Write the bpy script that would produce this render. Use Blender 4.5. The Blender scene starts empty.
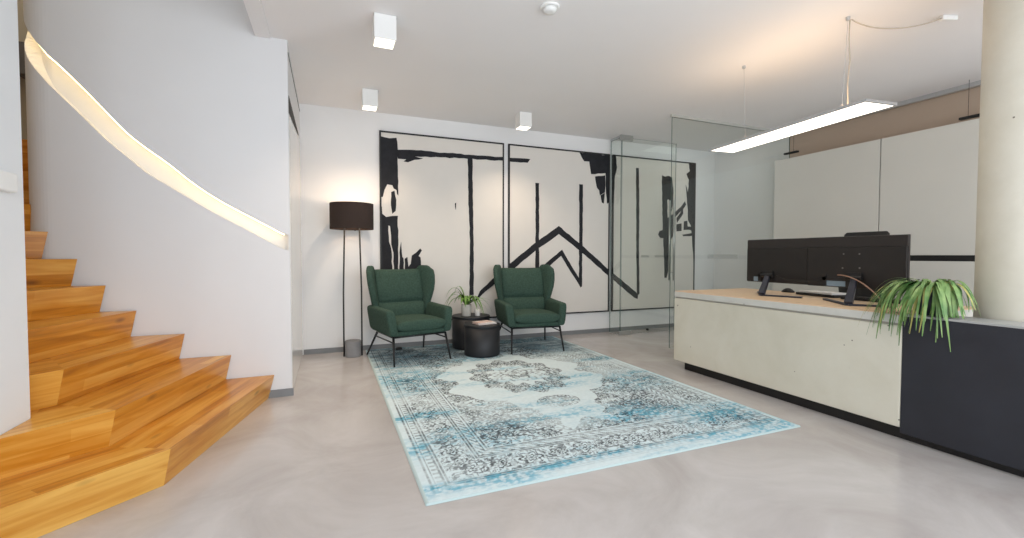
import bpy, bmesh, math, random
import numpy as np
from mathutils import Vector, Matrix, noise

random.seed(11)
SC = bpy.context.scene
COL = SC.collection

# ------------------------------------------------------------------ camera, world, daylight, exposure
cam = bpy.data.cameras.new('camera')
camo = bpy.data.objects.new('camera', cam)
COL.objects.link(camo)
cam.sensor_width = 36.0
cam.lens = 447.126 / 1024 * 36.0
cam.clip_start = 0.05
RV = Vector((0.92512411, -0.37966182, 0.00151016))
UV_ = Vector((0.01021171, 0.02885872, 0.99953134))
FV = Vector((0.37952747, 0.92467512, -0.03057489))
camo.matrix_world = Matrix(((RV.x, UV_.x, -FV.x, 0.0), (RV.y, UV_.y, -FV.y, 0.0), (RV.z, UV_.z, -FV.z, 1.1), (0, 0, 0, 1)))
SC.camera = camo

w = bpy.data.worlds.new('sky')
SC.world = w
w.use_nodes = True
bg = w.node_tree.nodes['Background']
bg.inputs[0].default_value = (0.86, 0.93, 1.0, 1)
bg.inputs[1].default_value = 1.0

SC.view_settings.view_transform = 'Standard'
SC.view_settings.look = 'None'
SC.view_settings.gamma = 1.0
SC.view_settings.use_curve_mapping = False
SC.view_settings.exposure = -0.06


def area_light(name, loc, direction, sx, sy, watts, color):
    l = bpy.data.lights.new(name, 'AREA')
    l.shape = 'RECTANGLE'
    l.size, l.size_y, l.energy, l.color = sx, sy, watts, color
    o = bpy.data.objects.new(name, l)
    COL.objects.link(o)
    o.location = loc
    o.rotation_euler = Vector(direction).to_track_quat('-Z', 'Y').to_euler()
    return o


# daylight through the glazed front of the lobby, then added fills over stairs and meeting room
area_light('front_daylight', (2.2, -0.95, 1.42), (0.0, 1, 0.0), 6.8, 2.5, 140, (0.90, 0.95, 1.0))
area_light('stair_top_fill', (-2.1, 4.3, 5.1), (0, 0, -1), 1.4, 3.4, 26, (1.0, 0.97, 0.92))  # added soft fill for the stairwell, no roof opening above it
area_light('meeting_room_fill', (4.9, 4.85, 2.70), (0, 0, -1), 0.9, 0.5, 1.5, (0.95, 1.0, 0.96))  # added fill shining down from the meeting room ceiling, no fixture

CH = 2.745     # ceiling height


# ------------------------------------------------------------------ helpers
def lin(c):
    return tuple(((v / 255) / 12.92 if v / 255 <= 0.04045 else ((v / 255 + 0.055) / 1.055) ** 2.4) for v in c)


def rgba(c):
    return (*lin(c), 1.0)


def mat(name, col, rough=0.6, var=0.0, scale=6.0, bump=0.0, bscale=40.0, metal=0.0, spec=0.5, col2=None, stretch=None):
    m = bpy.data.materials.new(name)
    m.use_nodes = True
    nt = m.node_tree
    b = nt.nodes['Principled BSDF']
    b.inputs['Roughness'].default_value = rough
    b.inputs['Metallic'].default_value = metal
    b.inputs['Specular IOR Level'].default_value = spec
    tc = nt.nodes.new('ShaderNodeTexCoord')
    vec = tc.outputs['Object']
    if stretch:
        mp = nt.nodes.new('ShaderNodeMapping')
        mp.inputs['Scale'].default_value = stretch
        nt.links.new(vec, mp.inputs[0])
        vec = mp.outputs[0]
    n = nt.nodes.new('ShaderNodeTexNoise')
    n.inputs['Scale'].default_value = scale
    n.inputs['Detail'].default_value = 6
    nt.links.new(vec, n.inputs['Vector'])
    r = nt.nodes.new('ShaderNodeValToRGB')
    r.color_ramp.elements[0].position = 0.3
    r.color_ramp.elements[1].position = 0.7
    c = lin(col)
    if col2:
        r.color_ramp.elements[0].color = (*lin(col2), 1)
        r.color_ramp.elements[1].color = (*c, 1)
    else:
        r.color_ramp.elements[0].color = (*[x * (1 - var) for x in c], 1)
        r.color_ramp.elements[1].color = (*[min(1, x * (1 + var)) for x in c], 1)
    nt.links.new(n.outputs['Fac'], r.inputs[0])
    nt.links.new(r.outputs[0], b.inputs['Base Color'])
    if bump:
        n2 = nt.nodes.new('ShaderNodeTexNoise')
        n2.inputs['Scale'].default_value = bscale
        n2.inputs['Detail'].default_value = 4
        nt.links.new(vec, n2.inputs['Vector'])
        bp = nt.nodes.new('ShaderNodeBump')
        bp.inputs['Strength'].default_value = bump
        bp.inputs['Distance'].default_value = 0.01
        nt.links.new(n2.outputs['Fac'], bp.inputs['Height'])
        nt.links.new(bp.outputs[0], b.inputs['Normal'])
    return m


def emit(name, col, strength):
    m = bpy.data.materials.new(name)
    m.use_nodes = True
    nt = m.node_tree
    nt.nodes.remove(nt.nodes['Principled BSDF'])
    e = nt.nodes.new('ShaderNodeEmission')
    e.inputs[0].default_value = rgba(col)
    e.inputs[1].default_value = strength
    nt.links.new(e.outputs[0], nt.nodes['Material Output'].inputs[0])
    return m


def glass_mat(name, tint, ior=1.5, rough=0.0):
    m = bpy.data.materials.new(name)
    m.use_nodes = True
    nt = m.node_tree
    nt.nodes.remove(nt.nodes['Principled BSDF'])
    t = nt.nodes.new('ShaderNodeBsdfTransparent')
    t.inputs[0].default_value = (*tint, 1)
    g = nt.nodes.new('ShaderNodeBsdfGlossy')
    g.inputs['Roughness'].default_value = rough
    g.inputs[0].default_value = (0.95, 1.0, 0.96, 1)
    f = nt.nodes.new('ShaderNodeLayerWeight')
    f.inputs[0].default_value = 0.5
    pw = nt.nodes.new('ShaderNodeMath')
    pw.operation = 'POWER'
    pw.inputs[1].default_value = 5.0
    nt.links.new(f.outputs['Facing'], pw.inputs[0])
    ma = nt.nodes.new('ShaderNodeMath')
    ma.operation = 'MULTIPLY_ADD'
    ma.inputs[1].default_value = 0.9
    ma.inputs[2].default_value = 0.045
    nt.links.new(pw.outputs[0], ma.inputs[0])
    mx = nt.nodes.new('ShaderNodeMixShader')
    nt.links.new(ma.outputs[0], mx.inputs[0])
    nt.links.new(t.outputs[0], mx.inputs[1])
    nt.links.new(g.outputs[0], mx.inputs[2])
    nt.links.new(mx.outputs[0], nt.nodes['Material Output'].inputs[0])
    return m


def obj(name, bm, m, parent=None, smooth=False, bevel=0.0, segs=2, subsurf=0, kind=None, label=None, local=False):
    """Link bm as ONE mesh object. Geometry is given in world coordinates unless local."""
    if parent is not None and not local:
        bmesh.ops.translate(bm, verts=bm.verts, vec=-Vector(ORIG[parent.name]))
    bmesh.ops.recalc_face_normals(bm, faces=bm.faces)
    me = bpy.data.meshes.new(name)
    bm.to_mesh(me)
    bm.free()
    for mm in (m if isinstance(m, (list, tuple)) else [m]):
        me.materials.append(mm)
    if smooth:
        for p in me.polygons:
            p.use_smooth = True
    o = bpy.data.objects.new(name, me)
    COL.objects.link(o)
    if parent is not None:
        o.parent = parent
    if bevel:
        b = o.modifiers.new('bevel', 'BEVEL')
        b.width, b.segments, b.limit_method = bevel, segs, 'ANGLE'
        b.angle_limit = math.radians(40)
    if subsurf:
        s = o.modifiers.new('sub', 'SUBSURF')
        s.levels = s.render_levels = subsurf
    if kind:
        o['kind'] = kind
    if label:
        o['label'] = label
    ORIG[o.name] = ORIG.get(parent.name, (0, 0, 0)) if parent is not None else (0, 0, 0)
    return o


ORIG = {}


def thing(name, label, cat, loc=(0, 0, 0), rotz=0.0, group=None):
    o = bpy.data.objects.new(name, None)
    COL.objects.link(o)
    o.empty_display_size = 0.05
    o.location = loc
    o.rotation_euler = (0, 0, rotz)
    o['label'] = label
    o['category'] = cat
    if group:
        o['group'] = group
    ORIG[o.name] = tuple(loc)
    return o


def tag(o, label, cat, group=None):
    o['label'] = label
    o['category'] = cat
    if group:
        o['group'] = group
    return o


def B():
    return bmesh.new()


def box(bm, x0, x1, y0, y1, z0, z1):
    v = [bm.verts.new(p) for p in ((x0, y0, z0), (x1, y0, z0), (x1, y1, z0), (x0, y1, z0), (x0, y0, z1), (x1, y0, z1), (x1, y1, z1), (x0, y1, z1))]
    fs = []
    for f in ((0, 3, 2, 1), (4, 5, 6, 7), (0, 1, 5, 4), (1, 2, 6, 5), (2, 3, 7, 6), (3, 0, 4, 7)):
        fs.append(bm.faces.new([v[i] for i in f]))
    return bm


def obox(bm, c, ax, hx, ay, hy, z0, z1):
    """box on a rotated footprint: centre c, unit axes ax, ay, half sizes"""
    c, ax, ay = Vector(c), Vector(ax), Vector(ay)
    pts = [c + ax * sx * hx + ay * sy * hy for sx, sy in ((-1, -1), (1, -1), (1, 1), (-1, 1))]
    return prism(bm, [(p.x, p.y) for p in pts], z0, z1)


def prism(bm, poly, z0, z1, inset=None):
    lo = [bm.verts.new((x, y, z0)) for x, y in (inset or poly)]
    hi = [bm.verts.new((x, y, z1)) for x, y in poly]
    n = len(poly)
    bm.faces.new(lo[::-1])
    bm.faces.new(hi)
    for i in range(n):
        bm.faces.new((lo[i], lo[(i + 1) % n], hi[(i + 1) % n], hi[i]))
    return bm


def tube(bm, pts, r, n=8, cap=True, taper=None):
    pts = [Vector(p) for p in pts]
    rings = []
    up = Vector((0.013, 0.027, 1)).normalized()
    for i, p in enumerate(pts):
        d = (pts[min(i + 1, len(pts) - 1)] - pts[max(i - 1, 0)]).normalized()
        a = d.cross(up)
        if a.length < 0.05:
            a = d.cross(Vector((1, 0.1, 0)))
        a.normalize()
        b = d.cross(a).normalized()
        rr = r if taper is None else r * taper[i]
        rings.append([bm.verts.new(p + (a * math.cos(2 * math.pi * k / n) + b * math.sin(2 * math.pi * k / n)) * rr) for k in range(n)])
    for q, s in zip(rings, rings[1:]):
        for k in range(n):
            bm.faces.new((q[k], q[(k + 1) % n], s[(k + 1) % n], s[k]))
    if cap:
        bm.faces.new(rings[0][::-1])
        bm.faces.new(rings[-1])
    return bm


def loft(bm, rings, cap=True):
    rs = [[bm.verts.new(p) for p in r] for r in rings]
    n = len(rs[0])
    for q, s in zip(rs, rs[1:]):
        for k in range(n):
            bm.faces.new((q[k], q[(k + 1) % n], s[(k + 1) % n], s[k]))
    if cap:
        bm.faces.new(rs[0][::-1])
        bm.faces.new(rs[-1])
    return bm


def lathe(bm, prof, c=(0, 0), n=40, close=True):
    """prof: list of (radius, z) bottom to top; r=0 ends get capped"""
    rings = []
    for r, z in prof:
        rings.append([(c[0] + r * math.cos(2 * math.pi * k / n), c[1] + r * math.sin(2 * math.pi * k / n), z) for k in range(n)])
    return loft(bm, rings, close)


def sup(t, a, b, e):
    c, s = math.cos(t), math.sin(t)
    return (a * math.copysign(abs(c) ** (2 / e), c), b * math.copysign(abs(s) ** (2 / e), s))


def bez(p0, p1, p2, p3, n):
    out = []
    for i in range(n + 1):
        t = i / n
        out.append(tuple((1 - t) ** 3 * a + 3 * (1 - t) ** 2 * t * b + 3 * (1 - t) * t * t * c + t ** 3 * d for a, b, c, d in zip(p0, p1, p2, p3)))
    return out


def dup(root, loc, rotz, label, group=None):
    r = root.copy()
    COL.objects.link(r)
    r.location = loc
    r.rotation_euler = (0, 0, rotz)
    r['label'] = label
    for ch in list(root.children):
        c = ch.copy()
        COL.objects.link(c)
        c.parent = r
        for g in list(ch.children):
            d = g.copy()
            COL.objects.link(d)
            d.parent = c
    return r


# ------------------------------------------------------------------ materials
M_WALL = mat('white_paint', (238, 238, 238), 0.7, 0.012, 3, 0.02, 120)
M_CEIL = mat('ceiling_paint', (243, 241, 241), 0.8, 0.01, 2)
M_BASE = mat('grey_skirting', (128, 130, 132), 0.5, 0.05, 8)
M_GLOSSW = mat('white_lacquer', (228, 226, 222), 0.12, 0.01, 4)
M_GAPSHADE = mat('gap_shade', (52, 48, 45), 0.7, 0.1, 10)
M_CAB = mat('cabinet_white', (216, 214, 206), 0.35, 0.012, 3)
M_BLACK = mat('black_matte', (24, 24, 25), 0.5, 0.15, 10)
M_BLACKMET = mat('black_powder_coat', (26, 27, 29), 0.38, 0.1, 12)
M_FIXT = mat('white_fixture', (240, 240, 238), 0.45, 0.01, 6)
M_ALU = mat('satin_aluminium', (196, 198, 200), 0.35, 0.04, 30, metal=0.7)
M_STEEL = mat('brushed_steel', (190, 192, 190), 0.28, 0.05, 40, metal=0.9)
M_CANVAS = mat('canvas', (226, 221, 214), 0.8, 0.012, 5, 0.08, 300)
M_INK = mat('black_paint', (34, 35, 40), 0.9, 0.25, 14, 0.1, 60)
M_GREEN = mat('green_felt', (58, 79, 69), 0.9, 0.2, 55, 0.25, 260, spec=0.2)
M_SHADE = mat('black_shade_cloth', (60, 50, 46), 0.9, 0.12, 90, 0.1, 400, spec=0.2)
M_LAMPBASE = mat('cast_concrete', (140, 139, 140), 0.8, 0.06, 14, 0.1, 80)
M_DRUM = mat('black_metal_drum', (23, 25, 30), 0.5, 0.1, 10)
M_POTG = mat('pale_concrete_pot', (200, 196, 186), 0.8, 0.08, 24, 0.1, 90)
M_CUP = mat('white_ceramic', (225, 222, 216), 0.25, 0.01, 6)
M_LEAF2 = mat('fresh_green_leaf', (104, 142, 60), 0.45, 0.25, 18)
M_LEAF = mat('strap_leaf', (138, 166, 98), 0.45, col2=(70, 116, 58), scale=16)
M_LEAFY = mat('yellowed_leaf', (176, 170, 100), 0.5, 0.2, 18)
M_NAVY = mat('navy_pot_glaze', (38, 42, 58), 0.35, 0.12, 10)
M_SOIL = mat('potting_soil', (60, 48, 38), 0.9, 0.3, 60, 0.3, 120)
M_PAPER = mat('magazine_paper', (224, 216, 210), 0.5, col2=(196, 150, 136), scale=14)
M_PAPER2 = mat('white_paper', (230, 228, 224), 0.6, 0.01, 10)
M_PLASTIC = mat('black_plastic', (27, 24, 23), 0.42, 0.1, 20)
M_PLASTIC2 = mat('dark_grey_plastic', (36, 32, 31), 0.38, 0.06, 20)
M_NECK = mat('blue_black_stand', (40, 44, 56), 0.4, 0.08, 20)
M_LABELP = mat('pale_blue_sticker', (128, 146, 158), 0.5, 0.05, 20)
M_CABLE = mat('tan_cable', (152, 118, 98), 0.5, 0.05, 20)
M_CABLEW = mat('grey_cable', (188, 176, 160), 0.5, 0.05, 20)
M_GLASS = glass_mat('clear_green_glass', (0.966, 0.978, 0.966))
M_GEDGE = mat('glass_edge', (74, 98, 92), 0.15, 0.08, 8)
M_FROST = glass_mat('frosted_mark', (0.93, 0.935, 0.93), 1.45, 0.5)
M_TOPWOOD = mat('light_oak_veneer', (234, 206, 172), 0.42, col2=(220, 186, 148), scale=5, stretch=(14, 1.2, 14))
M_DARKPANEL = mat('blackened_steel_panel', (37, 39, 47), 0.45, 0.14, 5, 0.04, 60)
M_TOE = mat('black_plinth', (16, 15, 15), 0.5, 0.1, 8)
E_DOWN = emit('downlight_glow', (255, 244, 222), 4.0)
E_PEND = emit('pendant_glow', (255, 244, 226), 4.2)
E_PENDUP = emit('pendant_uplight', (255, 216, 172), 7.0)
E_NICHE = emit('niche_led', (255, 220, 155), 10.0)
E_BULB = emit('warm_bulb', (255, 196, 130), 8.0)


def concrete_mat(name, col, col2, rough, vein=0.5, scale=2.0, spots=True):
    m = bpy.data.materials.new(name)
    m.use_nodes = True
    nt = m.node_tree
    b = nt.nodes['Principled BSDF']
    tc = nt.nodes.new('ShaderNodeTexCoord')
    n1 = nt.nodes.new('ShaderNodeTexNoise')
    n1.inputs['Scale'].default_value = scale
    n1.inputs['Detail'].default_value = 8
    n1.inputs['Roughness'].default_value = 0.62
    n1.inputs['Distortion'].default_value = vein
    nt.links.new(tc.outputs['Object'], n1.inputs['Vector'])
    r = nt.nodes.new('ShaderNodeValToRGB')
    r.color_ramp.elements[0].position, r.color_ramp.elements[1].position = 0.32, 0.68
    r.color_ramp.elements[0].color = rgba(col2)
    r.color_ramp.elements[1].color = rgba(col)
    nt.links.new(n1.outputs['Fac'], r.inputs[0])
    out = r.outputs[0]
    if spots:                                    # small dark pinholes
        v = nt.nodes.new('ShaderNodeTexVoronoi')
        v.inputs['Scale'].default_value = 9.0
        nt.links.new(tc.outputs['Object'], v.inputs['Vector'])
        n3 = nt.nodes.new('ShaderNodeTexNoise')
        n3.inputs['Scale'].default_value = 5.0
        nt.links.new(tc.outputs['Object'], n3.inputs['Vector'])
        mul = nt.nodes.new('ShaderNodeMath')
        mul.operation = 'MULTIPLY'
        mul.inputs[1].default_value = 0.19
        nt.links.new(n3.outputs['Fac'], mul.inputs[0])
        sub = nt.nodes.new('ShaderNodeMath')
        sub.operation = 'SUBTRACT'
        sub.inputs[1].default_value = 0.062
        nt.links.new(mul.outputs[0], sub.inputs[0])
        lt = nt.nodes.new('ShaderNodeMath')
        lt.operation = 'LESS_THAN'
        nt.links.new(v.outputs['Distance'], lt.inputs[0])
        nt.links.new(sub.outputs[0], lt.inputs[1])
        mx = nt.nodes.new('ShaderNodeMix')
        mx.data_type = 'RGBA'
        mx.inputs['B'].default_value = rgba((112, 104, 92))
        nt.links.new(lt.outputs[0], mx.inputs['Factor'])
        nt.links.new(out, mx.inputs['A'])
        out = mx.outputs['Result']
    nt.links.new(out, b.inputs['Base Color'])
    b.inputs['Roughness'].default_value = rough
    n2 = nt.nodes.new('ShaderNodeTexNoise')
    n2.inputs['Scale'].default_value = 30
    nt.links.new(tc.outputs['Object'], n2.inputs['Vector'])
    bp = nt.nodes.new('ShaderNodeBump')
    bp.inputs['Strength'].default_value = 0.04
    bp.inputs['Distance'].default_value = 0.01
    nt.links.new(n2.outputs['Fac'], bp.inputs['Height'])
    nt.links.new(bp.outputs[0], b.inputs['Normal'])
    return m


M_FLOOR = concrete_mat('polished_concrete_floor', (199, 194, 191), (176, 169, 165), 0.2, 0.9, 1.5, spots=False)
M_DESK = concrete_mat('cream_concrete', (222, 218, 203), (210, 205, 187), 0.6, 0.3, 2.2)
M_SLAB = concrete_mat('grey_concrete_slab', (216, 215, 208), (204, 202, 194), 0.6, 0.5, 4)
M_COLUMN = concrete_mat('column_concrete', (219, 214, 200), (206, 200, 184), 0.6, 0.3, 2.5)


def wood_mat():
    m = bpy.data.materials.new('honey_oak')
    m.use_nodes = True
    nt = m.node_tree
    L = nt.links.new
    b = nt.nodes['Principled BSDF']
    uv = nt.nodes.new('ShaderNodeUVMap')
    uv.uv_map = 'grain'

    def mapping(s, vec=uv.outputs[0]):
        mp = nt.nodes.new('ShaderNodeMapping')
        mp.inputs['Scale'].default_value = s
        L(vec, mp.inputs[0])
        return mp.outputs[0]
    br = nt.nodes.new('ShaderNodeTexBrick')
    br.offset = 0.37
    br.inputs['Color1'].default_value = (0, 0, 0, 1)
    br.inputs['Color2'].default_value = (1, 1, 1, 1)
    br.inputs['Mortar'].default_value = (0.5, 0.5, 0.5, 1)
    br.inputs['Scale'].default_value = 1.0
    br.inputs['Mortar Size'].default_value = 0.0
    br.inputs['Brick Width'].default_value = 1.7
    br.inputs['Row Height'].default_value = 0.062
    L(uv.outputs[0], br.inputs['Vector'])
    n = nt.nodes.new('ShaderNodeTexNoise')
    n.inputs['Scale'].default_value = 1.0
    n.inputs['Detail'].default_value = 7
    n.inputs['Distortion'].default_value = 0.8
    L(mapping((2.2, 26, 1)), n.inputs['Vector'])
    wv = nt.nodes.new('ShaderNodeTexNoise')
    wv.inputs['Scale'].default_value = 1.0
    wv.inputs['Detail'].default_value = 2
    L(mapping((1.3, 7, 1)), wv.inputs['Vector'])
    a1 = nt.nodes.new('ShaderNodeMath')
    a1.operation = 'MULTIPLY'
    a1.inputs[1].default_value = 0.26
    L(br.outputs['Color'], a1.inputs[0])
    a2 = nt.nodes.new('ShaderNodeMath')
    a2.operation = 'MULTIPLY_ADD'
    a2.inputs[1].default_value = 0.55
    L(n.outputs['Fac'], a2.inputs[0])
    L(a1.outputs[0], a2.inputs[2])
    a3 = nt.nodes.new('ShaderNodeMath')
    a3.operation = 'MULTIPLY_ADD'
    a3.inputs[1].default_value = 0.4
    L(wv.outputs['Fac'], a3.inputs[0])
    L(a2.outputs[0], a3.inputs[2])
    r = nt.nodes.new('ShaderNodeValToRGB')
    r.color_ramp.elements[0].position, r.color_ramp.elements[1].position = 0.30, 0.88
    r.color_ramp.elements[0].color = rgba((148, 84, 24))
    r.color_ramp.elements[1].color = rgba((238, 186, 96))
    e = r.color_ramp.elements.new(0.55)
    e.color = rgba((204, 134, 40))
    L(a3.outputs[0], r.inputs[0])
    # sparse knots
    v = nt.nodes.new('ShaderNodeTexVoronoi')
    v.inputs['Scale'].default_value = 1.0
    L(mapping((2.6, 7.5, 1)), v.inputs['Vector'])
    k = nt.nodes.new('ShaderNodeMapRange')
    k.inputs['From Min'].default_value, k.inputs['From Max'].default_value = 0.03, 0.16
    k.inputs['To Min'].default_value, k.inputs['To Max'].default_value = 0.75, 0.0
    L(v.outputs['Distance'], k.inputs['Value'])
    mx = nt.nodes.new('ShaderNodeMix')
    mx.data_type = 'RGBA'
    mx.inputs['B'].default_value = rgba((104, 60, 28))
    L(k.outputs[0], mx.inputs['Factor'])
    L(r.outputs[0], mx.inputs['A'])
    L(mx.outputs['Result'], b.inputs['Base Color'])
    b.inputs['Roughness'].default_value = 0.3
    return m


M_WOOD = wood_mat()

# ------------------------------------------------------------------ the room
XR, YB = 5.72, 5.415          # right wall, back wall
obj('floor', box(B(), -3.2, 6.2, -1.1, 6.8, -0.12, 0.0), M_FLOOR, kind='structure')
obj('ceiling', box(B(), -0.385, 6.2, -1.1, YB + 0.15, CH, CH + 0.28), M_CEIL, kind='structure')
obj('wall_back', box(B(), -0.275, 6.2, YB, YB + 0.12, 0, CH), M_WALL, kind='structure')
obj('wall_right', box(B(), XR, XR + 0.15, -1.1, 4.165, 0, CH), mat('unlit_taupe', (186, 166, 148), 0.7, 0.015, 3), kind='structure')  # warm brown of the unlit wall put into its colour
obj('wall_meeting', box(B(), XR, XR + 0.15, 4.1655, YB, 0, CH), M_WALL, kind='structure')
obj('baseboard_back', box(B(), -0.262, XR, YB - 0.012, YB - 0.0005, 0.0, 0.055), M_BASE, kind='structure')
# lowered strip along the stairwell opening
obj('trim_1', box(B(), -0.49, -0.386, -1.1, 3.866, CH - 0.012, CH + 0.28), M_CEIL, kind='structure', bevel=0.002)
obj('wall_upper', box(B(), -0.49, -0.386, -1.1, 3.86, CH + 0.281, 5.2), M_WALL, kind='structure')

# curved stair wall with the lit handrail niche
path = [(-0.275, YB), (-0.275, 4.9), (-0.275, 4.4), (-0.275, 3.873)]
xs = np.linspace(-0.285, -1.67, 46)
path += [(float(x), 3.872 - 0.017 * min(1, (-0.275 - float(x)) / 0.6)) for x in xs]
yy = path[-1][1]
for i in range(1, 15):
    a = math.radians(90 * i / 14)
    path.append((-1.67 - 0.17 * math.sin(a), yy + 0.17 * (1 - math.cos(a))))
path += [(-1.84, yy + 0.17 + 0.09 * i) for i in range(1, 27)]
s0 = 3                                     # wall end corner
S = [0.0]
for p, q in zip(path, path[1:]):
    S.append(S[-1] + math.hypot(q[0] - p[0], q[1] - p[1]))
S = [s - S[s0] for s in S]
up_k = [(0.03, 1.252), (0.055, 1.268), (0.145, 1.321), (0.28, 1.398), (0.41, 1.471), (0.537, 1.554), (0.659, 1.65), (0.764, 1.749), (0.879, 1.836), (0.991, 1.931), (1.17, 2.149), (1.292, 2.29), (1.41, 2.415), (1.485, 2.512), (1.55, 2.60), (1.65, 2.72), (1.80, 2.86), (2.3, 3.1)]
lo_k = [(0.03, 1.132), (0.057, 1.148), (0.147, 1.203), (0.282, 1.286), (0.411, 1.358), (0.539, 1.435), (0.661, 1.518), (0.767, 1.589), (0.883, 1.66), (0.994, 1.771), (1.104, 1.871), (1.236, 2.029), (1.356, 2.163), (1.449, 2.278), (1.525, 2.375), (1.58, 2.46), (1.70, 2.60), (1.85, 2.74), (2.3, 2.98)]
zu = np.interp(S, [k[0] for k in up_k], [k[1] for k in up_k])
zl = np.interp(S, [k[0] for k in lo_k], [k[1] for k in lo_k])
for _ in range(2):
    zu[1:-1] = (zu[:-2] + 2 * zu[1:-1] + zu[2:]) / 4
    zl[1:-1] = (zl[:-2] + 2 * zl[1:-1] + zl[2:]) / 4
bm = B()
nD = 0.075                                 # niche depth
nrm = []
for i in range(len(path)):
    a, c = path[max(i - 1, 0)], path[min(i + 1, len(path) - 1)]
    t = Vector((c[0] - a[0], c[1] - a[1])).normalized()
    nrm.append(Vector((t.y, -t.x)))        # points into the wall body
iN0 = s0 + 1                               # first niche column
iN1 = len(path) - 10
TOP = 5.2
cols = []
for i, (x, y) in enumerate(path):
    top = TOP if i >= s0 else TOP
    zz = [0.0, float(zl[i]), float(zu[i]), TOP]
    cols.append([bm.verts.new((x, y, z)) for z in zz])
for i in range(len(path) - 1):
    for k in range(3):
        if k == 1 and iN0 <= i < iN1:
            continue
        bm.faces.new((cols[i][k], cols[i + 1][k], cols[i + 1][k + 1], cols[i][k + 1]))
bk = {}
for i in range(iN0, iN1 + 1):
    d = nD
    dx, dy = (nrm[i] * d)
    if i < iN0 + 3:
        dx, dy = (0.0, d)
    bk[i] = [bm.verts.new((path[i][0] + dx, path[i][1] + dy, cols[i][1].co.z)), bm.verts.new((path[i][0] + dx, path[i][1] + dy, cols[i][2].co.z))]
for i in range(iN0, iN1):
    bm.faces.new((cols[i][1], cols[i + 1][1], bk[i + 1][0], bk[i][0]))
    bm.faces.new((bk[i][0], bk[i + 1][0], bk[i + 1][1], bk[i][1]))
    bm.faces.new((bk[i][1], bk[i + 1][1], cols[i + 1][2], cols[i][2]))
for i in (iN0, iN1):
    bm.faces.new((cols[i][1], bk[i][0], bk[i][1], cols[i][2]))
# cap over the wall body
bm.faces.new([c[3] for c in cols])
stairwall = obj('wall_curved', bm, mat('stair_wall_paint', (226, 226, 227), 0.7, 0.01, 3, 0.02, 120), kind='structure')
# LED strip tucked under the niche's upper lip
bm = B()
rings = []
for i in range(iN0 + 1, iN1):
    dx, dy = nrm[i]
    if i < iN0 + 3:
        dx, dy = (0, 1)
    x, y, z = path[i][0], path[i][1], float(zu[i])
    rings.append([(x + dx * d, y + dy * d, z - h) for d, h in ((0.012, 0.003), (0.026, 0.003), (0.026, 0.009), (0.012, 0.009))])
loft(bm, rings)
led = obj('light_strip', bm, E_NICHE, stairwall)
led['label'] = 'warm glowing strip inside the handrail niche'
# baseboard on the short wall end, right of the first step
bm = B()
prism(bm, [(-0.46, 3.853), (-0.263, 3.860), (-0.263, 3.8715), (-0.46, 3.8645)], 0.0, 0.058)
obj('baseboard_stair', bm, M_BASE, kind='structure')

# left wall behind the stair: glossy door, shade over it painted as a dark sheet, thin shadow line above
obj('trim_2', box(B(), -0.274, -0.2715, 3.90, YB - 0.002, 2.655, 2.668), M_GAPSHADE, kind='structure')
bm = B()
prism(bm, [(-0.2735, 3.90), (-0.2705, 3.90), (-0.2705, 5.10), (-0.2735, 5.10)], 2.20, 2.335)
for v in bm.verts:                          # the painted shade narrows toward the back wall
    if v.co.z < 2.3 and v.co.y > 5:
        v.co.z = 2.322
obj('door_head_shade', bm, M_GAPSHADE, kind='structure')
bm = box(B(), -0.2740, -0.2715, 3.90, 5.40, 0.012, 2.195)
for v in bm.verts:
    if v.co.z > 2 and v.co.y > 5:
        v.co.z = 2.317
obj('door_1', bm, M_GLOSSW, kind='structure')

# stairwell enclosure
obj('wall_front_left', box(B(), -1.41, -1.26, -1.1, 2.69, 0.0, 5.2), mat('daylight_tinted_white', (236, 238, 240), 0.7, 0.01, 3), kind='structure')  # blue cast of the daylight put into the wall colour
obj('wall_stair_outer', box(B(), -3.1, -2.95, -1.1, 6.7, 0.0, 5.2), mat('beige_paint', (214, 202, 180), 0.75, 0.02, 3), kind='structure')
obj('wall_stair_back', box(B(), -2.949, -1.845, 6.45, 6.6, 0.0, 5.2), mat('beige_paint_back', (214, 202, 180), 0.75, 0.02, 3), kind='structure')
obj('wall_stair_near', box(B(), -2.949, -1.411, 2.2, 2.3, 0.0, 5.2), M_WALL, kind='structure')
obj('trim_4', box(B(), -2.949, -1.845, 6.18, 6.449, 2.95, 3.27), mat('grey_landing_edge', (112, 108, 104), 0.7, 0.04, 6), kind='structure')
obj('ceiling_stair', box(B(), -3.1, -0.387, -1.1, 6.7, 5.201, 5.35), M_CEIL, kind='structure')
# glazed front behind the camera
for nm, x0, x1 in (('window_1', -1.2, 1.1), ('window_2', 1.15, 3.4), ('window_3', 3.45, 5.7)):
    bm = B()
    for a in ((x0, x1, 0.0, 0.08), (x0, x1, CH - 0.1, CH - 0.001), (x0, x0 + 0.06, 0.081, CH - 0.101), (x1 - 0.06, x1, 0.081, CH - 0.101)):
        box(bm, a[0], a[1], -1.10, -1.03, a[2], a[3])
    obj(nm, bm, M_BLACKMET, kind='structure')
# aluminium ceiling track in front of the right wall
obj('trim_5', box(B(), 5.655, 5.70, 0.4, 4.15, CH - 0.045, CH - 0.0005), M_ALU, kind='structure', bevel=0.003)

# ------------------------------------------------------------------ concrete column by the counter
bm = B()
cc, cr = (3.57, 1.200), 0.205
lathe(bm, [(cr, 0.001), (cr, 0.5), (cr, 1.0), (cr, 1.5), (cr, 2.0), (cr, CH - 0.001)], cc, 64)
obj('column', bm, M_COLUMN, smooth=False, kind='structure')
for p in bpy.data.objects['column'].data.polygons:
    p.use_smooth = len(p.vertices) == 4

# ------------------------------------------------------------------ staircase
R_ = 0.1785
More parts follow.
